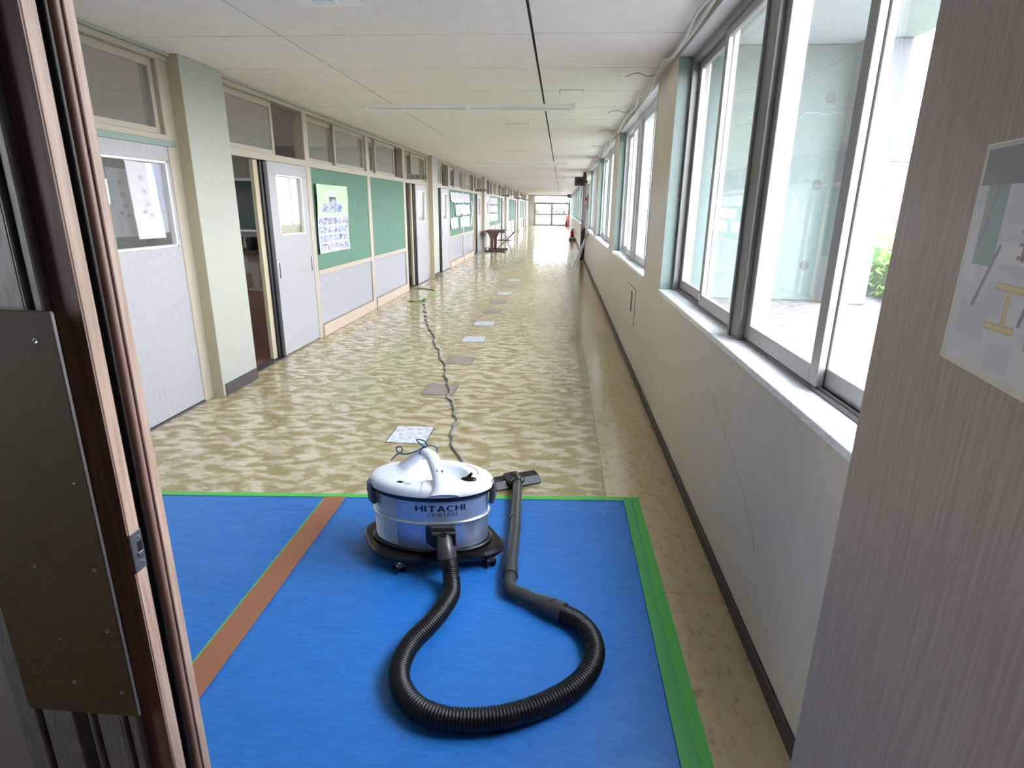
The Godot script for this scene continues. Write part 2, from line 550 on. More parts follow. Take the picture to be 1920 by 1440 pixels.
func window_bay(k: int) -> void:
	var z0: float = win(k)[0]
	var z1: float = win(k)[1]
	if z1 < ZE: z1 = ZE + 0.3
	if z0 < ZE + 0.5: return
	var lab := ["four-pane aluminium sliding window nearest the open door", "second window along the corridor's right wall", "third window along the corridor's right wall"]
	var w := struct("window_%d" % (k + 1), lab[k] if k < 3 else "%s aluminium sliding window from the doorway, far down the right wall" % ["", "", "", "fourth", "fifth", "sixth", "seventh", "eighth", "ninth", "tenth", "eleventh", "twelfth"][k], "window", V(0.8, 0.955, (z0 + z1) / 2))
	part("sill", B(XR - 0.012, 0.872, 0.955, 0.985, z1 - 0.0, z0, 0.003), M.stone, w)
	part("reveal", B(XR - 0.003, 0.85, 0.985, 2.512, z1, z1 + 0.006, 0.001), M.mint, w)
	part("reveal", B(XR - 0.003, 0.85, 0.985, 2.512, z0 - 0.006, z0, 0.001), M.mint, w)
	part("reveal_head", B(XR - 0.003, 0.85, 2.506, 2.512, z1, z0), M.alu_light, w)
	var y0 := 0.985
	var y1 := 2.506
	var zm := -2.7 if k == 0 else (z0 + z1) / 2 - 0.03
	var fr := MB.new()
	fr.box(V(0.822, y0, z1 + 0.006), V(0.93, y1, z1 + 0.05), 0.002).box(V(0.822, y0, z0 - 0.05), V(0.93, y1, z0 - 0.006), 0.002)
	fr.box(V(0.822, y1 - 0.05, z1 + 0.05), V(0.93, y1, z0 - 0.05), 0.002).box(V(0.84, y0, z1 + 0.05), V(0.93, y0 + 0.012, z0 - 0.05), 0.002)
	for x in [0.852, 0.884]: fr.box(V(x, y0 + 0.012, z1 + 0.05), V(x + 0.004, y0 + 0.02, z0 - 0.05))
	part("frame", fr, M.alu_shaded if k == 0 else M.alu_light, w)  # shade on the nearest frame, daylight on the rest, put into the colour
	var mu := MB.new()
	mu.box(V(0.81, y0, zm - 0.075), V(0.935, y1, zm + 0.055), 0.003).box(V(0.80, y0, zm - 0.082), V(0.83, y1, zm - 0.06), 0.003)
	part("mullion", mu, M.alu_shaded if k == 0 else M.alu_light, w)
	if k > 8:
		part("pane", B(0.87, 0.874, y0 + 0.03, y1 - 0.05, z1 + 0.05, z0 - 0.05), M.glass, w)
		return
	for h in 2:
		var a := z0 - 0.05 if h == 0 else zm - 0.075
		var b := zm + 0.055 if h == 0 else z1 + 0.05
		var c := (a + b) / 2
		for s in 2:
			var x := 0.868 if (s == 0) == (h == 0) else 0.838
			var p0 := a if s == 0 else c + 0.028
			var p1 := c - 0.028 if s == 0 else b
			var m := MB.new()
			m.box(V(x, y0 + 0.016, p1), V(x + 0.026, y1 - 0.045, p1 + 0.056), 0.003).box(V(x, y0 + 0.016, p0 - 0.056), V(x + 0.026, y1 - 0.045, p0), 0.003)
			m.box(V(x, y0 + 0.016, p1 + 0.048), V(x + 0.026, y0 + 0.08, p0 - 0.048), 0.002).box(V(x, y1 - 0.09, p1 + 0.048), V(x + 0.026, y1 - 0.045, p0 - 0.048), 0.002)
			var sash := part("sash", m, M.alu_half_shaded if k == 0 else M.alu_light, w)
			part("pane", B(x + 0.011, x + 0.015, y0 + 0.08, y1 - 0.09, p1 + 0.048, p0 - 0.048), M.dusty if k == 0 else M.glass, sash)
			var g := MB.new()
			g.box(V(x + 0.004, y0 + 0.078, p1 + 0.046), V(x + 0.022, y1 - 0.088, p1 + 0.052)).box(V(x + 0.004, y0 + 0.078, p0 - 0.052), V(x + 0.022, y1 - 0.088, p0 - 0.046))
			part("glazing_seal", g, M.rubber, sash)
			if s == 0 and k < 3: part("lock_plate", B(x - 0.006, x, 1.03, 1.07, p1 + 0.01, p1 + 0.04, 0.002), M.alu_light, sash)
	if k < 3:
		for i in 6:
			part("screw", MB.new().lathe([Vector2(0.005, 0), Vector2(0.004, 0.002), Vector2(0, 0.0025)], 8, Transform3D(Basis(V(1, 0, 0), PI / 2), V(0.815, 1.12 + i * 0.26, z1 + 0.0065))), M.dark_metal, w)

# ---------------------------------------------------------------- one classroom's stretch of the left wall
func bay(k: int) -> void:
	var p: float = NEAR[k] - 0.56
	var q: float = NEAR[k + 1] if k < 6 else ZE
	var s := (p - q) / 7.9
	var z := func(t: float) -> float: return p - t * s
	var wall: Node3D = get_node("wall_left")
	for t in [[0.0, 0.17], [1.69, 1.81], [3.82, 3.96], [5.85, 6.0], [7.77, 7.9]]:
		if z.call(t[1]) > -0.9: continue
		part("post", B(-2.95, XW + 0.004, 0, 2.5, z.call(t[1]), z.call(t[0]), 0.005), M.beige, wall)
	part("threshold_rail", B(-2.98, XW + 0.01, 0.0, 0.012, z.call(6.0) if k == 0 else z.call(7.9), z.call(7.77) if k == 0 else z.call(7.8), 0.003), M.dark_metal, wall)
	for t in [[1.81, 3.82], [3.96, 5.85]]:
		var za: float = minf(z.call(t[0]), -0.92)
		var zb: float = z.call(t[1])
		if zb > -0.95: continue
		part("board_rail", B(-2.95, XW + 0.006, 0.735, 0.8, zb, za, 0.004), M.beige, wall)
		part("wall_panel", B(-2.9, XW - 0.014, 0.145, 0.735, zb + 0.002, za - 0.002, 0.004), M.white_panel, wall)
		part("base_rail", B(-2.95, XW + 0.02, 0.0, 0.14, zb, za, 0.006), M.base_beige, wall)
		part("backing", B(-2.95, -2.91, 0.14, 1.95, zb, za), M.olive, wall)
		var first: bool = t[0] < 3
		var where := ""
		if k == 0: where = "nearest the doorway, behind the camera's left jamb" if first == false else "near board"
		var nth := k * 2 + (0 if first else 1)
		var labs := {2: "green pinboard with the printed photo poster on it", 3: "bare green pinboard right beyond the one with the photo poster", 4: "green pinboard under the near half of the rows of white sheets", 5: "green pinboard under the far half of the rows of white sheets", 6: "distant green pinboard behind the desk, near half, hung with sheets", 7: "distant green pinboard behind the desk, far half"}
		solo("pinboard", B(-2.91, XW - 0.008, 0.8, 1.945, zb, za, 0.002), M.green, labs.get(nth, ["pinboard beside the doorway, hidden by the left jamb", "pinboard just before the closed white door by the jamb", "", "", "", "", "", "", "far bare green pinboard, first one beyond the desk's bay", "far bare green pinboard, second one beyond the desk's bay", "tiny green pinboard in the last bay, nearer half", "tiny green pinboard in the last bay, nearest the end door"][nth]), "pinboard", V(-2.87, 0.8, (za + zb) / 2), "green pinboards on the corridor wall")
	transoms(k, z)
	sliding_door(k, true, z)
	sliding_door(k, false, z)
	if k >= 1:
		sign_plate(k, z.call(6.05))

func transoms(k: int, z: Callable) -> void:
	# opening: [start, end, sashes: [from, to, track]]
	var spans := [[0.17, 1.69, [[0.17, 1.06, 0]]], [1.81, 3.82, [[1.81, 2.78, 1], [2.68, 3.82, 0]]], [3.96, 5.85, [[3.96, 4.5, 1], [4.36, 5.44, 0]]], [6.0, 7.77, [[6.0, 6.7, 1], [6.62, 7.77, 0]]]]
	for i in 4:
		var sp: Array = spans[i]
		if z.call(sp[1]) > -0.95: continue
		var kind: String = ["over the near sliding door", "over the near pinboard", "over the far pinboard", "over the far sliding door"][i]
		var which: String = "first" if k == 0 else ["second", "third", "fourth", "fifth", "sixth", "seventh"][k - 1]
		var w := struct("window_%d" % (20 + k * 4 + i), "transom window %s in the %s classroom front from the doorway" % [kind, which], "window", V(-2.9, 2.012, z.call((sp[0] + sp[1]) / 2)))
		for sa in sp[2]:
			var za: float = minf(z.call(sa[0]), -0.93)
			var zb: float = z.call(sa[1])
			if zb > -1.0: continue
			var x: float = XW - 0.03 - 0.034 * sa[2]
			var m := MB.new()
			m.box(V(x - 0.026, 2.012, zb), V(x, 2.497, zb + 0.045), 0.003).box(V(x - 0.026, 2.012, za - 0.045), V(x, 2.497, za), 0.003)
			m.box(V(x - 0.026, 2.012, zb + 0.045), V(x, 2.055, za - 0.045), 0.003).box(V(x - 0.026, 2.445, zb + 0.045), V(x, 2.497, za - 0.045), 0.003)
			var sash := part("sash", m, M.beige, w)
			part("pane", B(x - 0.015, x - 0.011, 2.055, 2.445, zb + 0.045, za - 0.045), M.glass, sash)

func sliding_door(k: int, near: bool, z: Callable) -> void:
	var a: float = z.call(0.80 if near else 6.78)
	var b: float = z.call(1.70 if near else 7.78)
	if b > -0.9: return
	if k == 0 and not near:
		a = -3.3; b = -4.385
	var open := not (k == 0 and not near)
	var x := XW - 0.004
	var which: String = "first" if k == 0 else ["second", "third", "fourth", "fifth", "sixth"][k - 1]
	if k == 1 and near: which = "second"
	var lab := "white sliding classroom door, %s, in the %s room front" % ["half open at the near end" if near else "half open at the far end", which]
	if k == 0 and not near: lab = "closed white sliding door with a hanging print behind its window, left of the cream pillar"
	if k == 1 and near: lab = "half open white sliding door just before the pinboard with the photo poster"
	if k == 1 and not near: lab = "half open white sliding door under the room sign, with black door edge"
	var d := struct("door_%d" % (k * 2 + (1 if near else 2)), lab, "door", V(x - 0.02, 0.0, (a + b) / 2))
	var wa := lerpf(a, b, 0.16)
	var wb := lerpf(a, b, 0.83)
	if k == 0 and not near:
		wa = -3.5; wb = -4.25
	var y0 := 1.235
	var y1 := 1.83
	var m := MB.new()
	var x0 := x - 0.034
	m.box(V(x0, 0.015, b), V(x, 1.235, a), 0.003).box(V(x0, y1, b), V(x, 1.945, a), 0.003).box(V(x0, y0, wa), V(x, y1, a)).box(V(x0, y0, b), V(x, y1, wb))
	part("panel", m, M.door_white, d)
	var f := MB.new()
	f.box(V(x0, y0, wb), V(x + 0.005, y0 + 0.016, wa), 0.002).box(V(x0, y1 - 0.016, wb), V(x + 0.005, y1, wa), 0.002).box(V(x0, y0, wb), V(x + 0.005, y1, wb + 0.016), 0.002).box(V(x0, y0, wa - 0.016), V(x + 0.005, y1, wa), 0.002)
	var wf := part("window_frame", f, M.alu_light, d)
	part("pane", B(x - 0.02, x - 0.016, y0 + 0.016, y1 - 0.016, wb + 0.016, wa - 0.016), M.glass, wf)
	for hz in [a - 0.05, b + 0.06]:
		if k == 0 and not near and hz > -3.5: continue
		var hm := MB.new()
		hm.box(V(x - 0.001, 0.80, hz - 0.024), V(x + 0.003, 0.99, hz + 0.024), 0.002)
		var h := part("handle", hm, M.alu, d)
		part("recess", B(x + 0.0025, x + 0.0035, 0.815, 0.975, hz - 0.013, hz + 0.013), M.black_matte, h)
	if open:
		var sl := MB.new()
		sl.box(V(x - 0.05, 0.015, a), V(x + 0.004, 1.945, a + 0.06), 0.012).box(V(x - 0.07, 0.015, a + 0.06), V(x - 0.02, 1.945, a + 0.09), 0.01)
		part("edge_seal", sl, M.rubber, d)
		part("second_leaf", B(x - 0.09, x - 0.05, 0.015, 1.945, b + 0.02, a + 0.17, 0.004), M.olive, d)
		if near == false or k == 1 or k == 0:
			part("door_track", B(-2.97, XW + 0.008, 0.0, 0.008, a, z.call(0.17) if near else z.call(6.0), 0.002), M.dark_metal, d)
	else:
		part("edge_seal", B(x - 0.03, x + 0.002, 0.015, 1.945, b - 0.012, b), M.beige, d)
		part("top_rail", B(x - 0.04, x + 0.012, 1.93, 1.975, b, a, 0.003), M.mint, d)

const GLYPH := {
	"study": [[.25, .95, .3, .8], [.5, .97, .52, .82], [.78, .97, .68, .8], [.12, .6, .12, .76], [.12, .76, .88, .76], [.88, .76, .85, .6], [.28, .58, .72, .58], [.72, .58, .52, .46], [.52, .46, .52, .06], [.52, .06, .4, .06], [.1, .34, .9, .34]],
	"learn": [[.1, .95, .46, .95], [.46, .95, .46, .58], [.15, .84, .26, .78], [.12, .64, .3, .72], [.54, .95, .9, .95], [.9, .95, .9, .58], [.59, .84, .7, .78], [.56, .64, .74, .72], [.5, .54, .42, .46], [.22, .44, .22, .05], [.22, .05, .8, .05], [.8, .05, .8, .44], [.22, .44, .8, .44], [.22, .25, .8, .25]],
	"room": [[.5, 1, .5, .88], [.1, .7, .1, .86], [.1, .86, .9, .86], [.9, .86, .9, .72], [.22, .7, .78, .7], [.5, .7, .3, .5], [.3, .5, .72, .52], [.62, .6, .75, .48], [.5, .48, .5, .06], [.25, .3, .75, .3], [.1, .05, .9, .05]]}

func sign_plate(k: int, z: float) -> void:
	var lab: String = "small room sign with three dark characters, over the door beyond the pinboards" if k == 1 else ["", "", "small room sign over the dark door opening right before the far desk", "small room sign just past the far desk and folding chair", "second small room sign beyond the far desk, toward the end door", "farthest small room sign, nearest the bright end door"][k]
	var o := thing("room_sign", lab, "sign", V(XW, 2.0, z), "signs above the classroom doors")
	part("plate", B(XW - 0.01, XW + 0.4, 2.0, 2.088, z - 0.008, z + 0.008, 0.003), M.sign, o)
	part("bracket", B(XW - 0.02, XW + 0.012, 1.985, 2.1, z - 0.02, z + 0.02, 0.004), M.alu_light, o)
	var ink := mat(rgb(40, 64, 52), 0.6)
	var c := 0
	for g in (["study", "learn", "room"] if k == 1 else []):
		var m := MB.new()
		var x0 := XW + 0.09 + c * 0.105
		for l in GLYPH[g]:
			var a := V(x0 + l[0] * 0.056, 2.018 + l[1] * 0.05, z + 0.009)
			var b := V(x0 + l[2] * 0.056, 2.018 + l[3] * 0.05, z + 0.009)
			m.tube([a, b], 0.0028, 4)
		part("character", m, ink, o)
		c += 1
	if k > 1:
		for i in 3: part("character", B(XW + 0.1 + i * 0.1, XW + 0.15 + i * 0.1, 2.02, 2.065, z + 0.007, z + 0.0095), ink, o)

func end_wall() -> void:
	var w := struct("wall_end", "end wall of the corridor round the bright glazed double door", "wall")
	part("stub", B(-2.95, XW, 0, 2.5, ZE, -48.16), M.cream, w)
	part("jamb", B(-2.95, -2.36, 0, YC, ZE - 0.12, ZE), M.cream, w)
	part("jamb", B(0.72, 0.97, 0, YC, ZE - 0.12, ZE), M.cream, w)
	part("beam", B(-2.36, 0.72, 2.47, YC, ZE - 0.12, ZE), M.cream, w)
	var d := struct("door_end", "glazed double door at the far end of the corridor with a bright transom", "door", V(-0.8, 0, ZE))
	var f := MB.new()
	var x0 := -2.36
	var x1 := 0.72
	var zb := ZE - 0.08
	for x in [x0, x1 - 0.07]: f.box(V(x, 0, zb), V(x + 0.07, 2.47, ZE - 0.01), 0.004)
	f.box(V(x0, 1.86, zb), V(x1, 1.94, ZE - 0.01), 0.004)
	f.box(V(x0, 2.43, zb), V(x1, 2.47, ZE - 0.01), 0.004)
	f.box(V(x0, 0, zb), V(x1, 0.03, ZE - 0.01), 0.004)
	part("frame", f, M.end_frame, d)
	part("transom_pane", B(x0 + 0.07, x1 - 0.07, 1.94, 2.43, ZE - 0.05, ZE - 0.046), M.glass, d)
	for s in 2:
		var a := x0 + 0.07 if s == 0 else -0.82
		var b := -0.82 if s == 0 else x1 - 0.07
		var m := MB.new()
		m.box(V(a, 0.03, zb + 0.02), V(a + 0.07, 1.86, ZE - 0.02), 0.004).box(V(b - 0.07, 0.03, zb + 0.02), V(b, 1.86, ZE - 0.02), 0.004)
		m.box(V(a + 0.07, 0.03, zb + 0.02), V(b - 0.07, 0.12, ZE - 0.02), 0.004).box(V(a + 0.07, 0.9, zb + 0.02), V(b - 0.07, 0.99, ZE - 0.02), 0.004).box(V(a + 0.07, 1.79, zb + 0.02), V(b - 0.07, 1.86, ZE - 0.02), 0.004)
		var leaf := part("leaf", m, M.end_frame, d)
		part("pane", B(a + 0.07, b - 0.07, 0.12, 0.9, ZE - 0.05, ZE - 0.046), M.glass, leaf)
		part("pane", B(a + 0.07, b - 0.07, 0.99, 1.79, ZE - 0.05, ZE - 0.046), M.glass, leaf)
		if s == 0: part("lever", B(b - 0.16, b - 0.02, 0.93, 0.96, ZE - 0.02, ZE + 0.03, 0.004), M.dark_metal, leaf)
	var g := thing("hanging_sign", "small dark sign hanging from the ceiling before the far end door", "sign", V(-0.73, 2.2, ZE + 0.9))
	part("plate", B(-1.0, -0.46, 2.2, 2.29, ZE + 0.88, ZE + 0.92, 0.004), M.dark_metal, g)
	part("hanger", B(-0.9, -0.885, 2.29, YC, ZE + 0.895, ZE + 0.905), M.alu, g)
	part("hanger", B(-0.575, -0.56, 2.29, YC, ZE + 0.895, ZE + 0.905), M.alu, g)

# ---------------------------------------------------------------- the doorway the picture is taken from
func doorway() -> void:
	var w := struct("wall_near", "dim wall of the room on this side of the doorway", "wall")
	part("wall_left_of_door", B(-3.1, -0.97, 0, 2.6, -0.86, -0.78), M.room_dark, w)
	part("wall_right_of_door", B(0.53, 1.05, 0, 2.6, -0.93, -0.82), M.room_dark, w)
	part("wall_over_door", B(-3.1, 1.05, 2.05, 2.75, -0.9, -0.8), M.room_dark, w)
	part("pocket_back", B(-0.97, -0.742, 0, 2.05, -0.92, -0.86), M.room_dark, w)
	part("side_wall", B(-3.1, -2.95, 0, 2.75, -0.9, -3.3), M.cream, w)
	part("corridor_face", B(-2.95, -0.742, 0, YC, -0.905, -0.9), M.cream, w)
	part("room_left", B(-2.2, -2.1, 0, 1.2, -0.8, 2.2), M.room_dark, w)
	part("room_left", B(-2.2, -2.1, 2.0, 2.6, -0.8, 2.2), M.room_dark, w)
	part("room_left", B(-2.2, -2.1, 1.2, 2.0, -0.8, -0.1), M.room_dark, w)
	part("room_left", B(-2.2, -2.1, 1.2, 2.0, 0.4, 2.2), M.room_dark, w)
	var rw := struct("window_40", "small side window added as fill light for the dim room, unseen left of the doorway", "window", V(-2.15, 1.2, 0.4))  # unseen window, added to light the open door panel
	part("frame", MB.new().box(V(-2.19, 1.2, -0.1), V(-2.11, 1.25, 0.4)).box(V(-2.19, 1.95, -0.1), V(-2.11, 2.0, 0.4)).box(V(-2.19, 1.25, -0.1), V(-2.11, 1.95, -0.05)).box(V(-2.19, 1.25, 0.35), V(-2.11, 1.95, 0.4)), M.alu, rw)
	part("pane", B(-2.152, -2.148, 1.25, 1.95, -0.05, 0.35), M.glass, rw)
	part("room_right", B(1.3, 1.4, 0, 2.6, -0.86, 2.2), M.room_dark, w)
	part("room_back", B(-2.2, 1.4, 0, 2.6, 2.2, 2.3), M.room_dark, w)
	part("room_ceiling", B(-2.2, 1.4, 2.6, 2.7, -0.8, 2.3), M.room_dark, w)
	part("room_floor", B(-2.2, 1.4, -0.1, -0.002, -0.86, 2.3), M.wood_floor, w)
	# aluminium channels of the sash pocket, left of the jamb
	var ch := MB.new()
	for q in [[-0.97, -0.93, -0.776], [-0.925, -0.865, -0.782], [-0.83, -0.822, -0.776], [-0.818, -0.772, -0.782], [-0.768, -0.762, -0.776], [-0.758, -0.744, -0.782]]:
		ch.box(V(q[0], 0, -0.84), V(q[1], 2.05, q[2]), 0.002)
	var t1 := struct("trim_1", "grey aluminium channel strips standing left of the dark wooden door jamb", "trim")
	part("channel", ch, M.channel, t1)
	# left jamb: near casing, light face, groove, round stop, far light face
	var j := struct("trim_2", "left wooden door jamb with a steel strike plate in it", "trim", V(-0.72, 0, -0.84))
	part("casing", B(-0.742, -0.6985, 0, 2.05, -0.826, -0.80, 0.0015), M.wood_light, j)
	part("casing_face", B(-0.742, -0.7, 0, 2.05, -0.80, -0.798), M.wood_brown, j)
	part("groove", B(-0.742, -0.715, 0, 2.05, -0.846, -0.826), M.rubber, j)
	part("door_stop", MB.new().tube([V(-0.7, 0, -0.857), V(-0.7, 2.05, -0.857)], 0.0072, 16), M.wood_brown, j)
	part("rear_groove", B(-0.742, -0.712, 0, 2.05, -0.873, -0.846), M.rubber, j)
	part("rear_face", B(-0.742, -0.6985, 0, 2.05, -0.893, -0.873, 0.0015), M.wood_light, j)
	var sp := MB.new()
	sp.box(V(-0.699, 0.945, -0.826), V(-0.697, 1.018, -0.8005), 0.0006).box(V(-0.705, 0.945, -0.8005), V(-0.697, 1.018, -0.7985), 0.0004)
	var plate := part("strike_plate", sp, M.steel, j)
	part("latch_hole", B(-0.698, -0.6965, 0.968, 0.998, -0.8225, -0.812), M.black_matte, plate)
	part("latch_lip", B(-0.6975, -0.695, 0.970, 0.979, -0.822, -0.809, 0.0008), M.steel, plate)
	for y in [0.958, 1.006]:
		part("screw", MB.new().lathe([Vector2(0.0032, 0), Vector2(0.0025, 0.0014), Vector2(0, 0.0018)], 10, Transform3D(Basis(V(0, 0, 1), -PI / 2), V(-0.697, y, -0.8175))), M.silver_bright, plate)
	var j2 := struct("trim_3", "right wooden door jamb hidden behind the open door", "trim", V(0.5, 0, -0.85))
	part("jamb_post", B(0.505, 0.56, 0, 2.05, -0.93, -0.8, 0.003), M.wood_brown, j2)
	part("head_jamb", B(-0.742, 0.53, 2.0, 2.05, -0.9, -0.8, 0.003), M.wood_brown, j2)
	# the olive board screwed over the channels
	var bd := thing("cover_board", "olive brown board with a column of small screws, left of the door jamb", "board", V(-0.8, 0.685, -0.76))
	part("sheet", B(-0.91, -0.706, 0.688, 1.402, -0.757, -0.75, 0.001), M.board_olive, bd)
	part("metal_edge", B(-0.706, -0.7035, 0.69, 1.40, -0.755, -0.749, 0.0005), M.dark_metal, bd)
	for q in [[-0.735, 1.36], [-0.727, 1.139], [-0.725, 0.985], [-0.727, 0.867], [-0.725, 0.74], [-0.828, 0.985], [-0.815, 0.845], [-0.81, 0.755]]:
		part("screw", MB.new().lathe([Vector2(0.0045, 0), Vector2(0.004, 0.001), Vector2(0.0022, 0.0013), Vector2(0.0012, 0.0004), Vector2(0, 0.0004)], 12, Transform3D(Basis(V(1, 0, 0), PI / 2), V(q[0], q[1], -0.75))), M.silver_bright, bd)
	# the open door on the right
	var a := deg_to_rad(11.0)
	var dr := struct("door_near", "grey-brown wood grained door standing open on the right, a laminated poster on it", "door", V(0.449, 0, -0.85))
	var dirv := V(-sin(a), 0, cos(a))
	var nrm := V(cos(a), 0, sin(a))
	var bs := Basis(dirv, Vector3.UP, dirv.cross(Vector3.UP))
	part("panel", MB.new().obox(Transform3D(bs, V(0.449, 1.0, -0.85) + dirv * 0.4 + nrm * 0.018), V(0.4, 0.99, 0.018), 0.002), M.wood_panel, dr)
	for y in [0.25, 1.75]:
		part("hinge", MB.new().tube([V(0.495, y, -0.853), V(0.495, y + 0.1, -0.853)], 0.007, 10), M.steel, dr)
	var im := Image.create(512, 340, false, Image.FORMAT_RGB8)
	im.fill(rgb(206, 203, 206))
	var r2 := RandomNumberGenerator.new()
	r2.seed = 4
	for i in 60:
		var gx := r2.randi_range(0, 500)
		var gy := r2.randi_range(0, 330)
		var c := rgb(196, 195, 199).lerp(rgb(216, 213, 214), r2.randf())
		im.fill_rect(Rect2i(gx, gy, r2.randi_range(30, 90), r2.randi_range(20, 60)), c)
	im.fill_rect(Rect2i(0, 0, 512, 60), rgb(126, 132, 132))
	im.fill_rect(Rect2i(30, 60, 60, 120), rgb(138, 160, 154))
	for i in 40: im.fill_rect(Rect2i(230 + r2.randi_range(-20, 90), 90 + i * 3, 150 - i, 6), rgb(108, 146, 136))
	for q in [[60, 60, 40, 150], [100, 150, 60, 240], [250, 70, 215, 160], [215, 160, 190, 250]]: line(im, Vector2(q[0], q[1]), Vector2(q[2], q[3]), 7, rgb(140, 136, 148))
	for i in 5:
		line(im, Vector2(150, 90 + i * 18), Vector2(200, 92 + i * 18), 5, rgb(150, 120, 130))
		line(im, Vector2(160 + (i % 2) * 24, 84 + i * 16), Vector2(162 + (i % 2) * 24, 100 + i * 16), 6, rgb(140, 110, 120))
	for wdt in [[11, rgb(190, 168, 146)], [7, rgb(216, 194, 146)]]:
		for q in [[120, 205, 185, 205], [152, 205, 152, 262], [110, 265, 178, 262], [200, 215, 262, 215], [232, 215, 214, 240], [214, 240, 250, 240], [250, 240, 244, 270], [244, 270, 218, 276], [280, 210, 340, 208], [335, 210, 280, 280], [310, 240, 350, 278], [370, 215, 430, 212], [400, 215, 380, 280]]:
			line(im, Vector2(q[0], q[1]), Vector2(q[2], q[3]), wdt[0], wdt[1])
	im.fill_rect(Rect2i(0, 0, 512, 6), rgb(190, 185, 170)); im.fill_rect(Rect2i(0, 334, 512, 6), rgb(214, 204, 180)); im.fill_rect(Rect2i(0, 0, 6, 340), rgb(200, 196, 190))
	var po := thing("laminated_poster", "laminated poster in pale grey and teal with yellow characters, on the open door", "poster", V(0.449, 1.405, -0.85) + dirv * 0.4)
	var o := V(0.449, 0, -0.85) - nrm * 0.0012
	var P := func(s: float, y: float) -> Vector3: return o + dirv * s + V(0, y, 0)
	var pm := print_mat(im, 0.35)
	var pq := MB.new().quad(P.call(0.219, 1.611), P.call(0.56, 1.611), P.call(0.56, 1.406), P.call(0.222, 1.406), -nrm)
	part("print", pq, pm, po)
	part("laminate", MB.new().obox(Transform3D(bs, (P.call(0.39, 1.5085) as Vector3) + nrm * 0.0006), V(0.172, 0.104, 0.0005)), mat(rgb(214, 208, 196), 0.3), po)

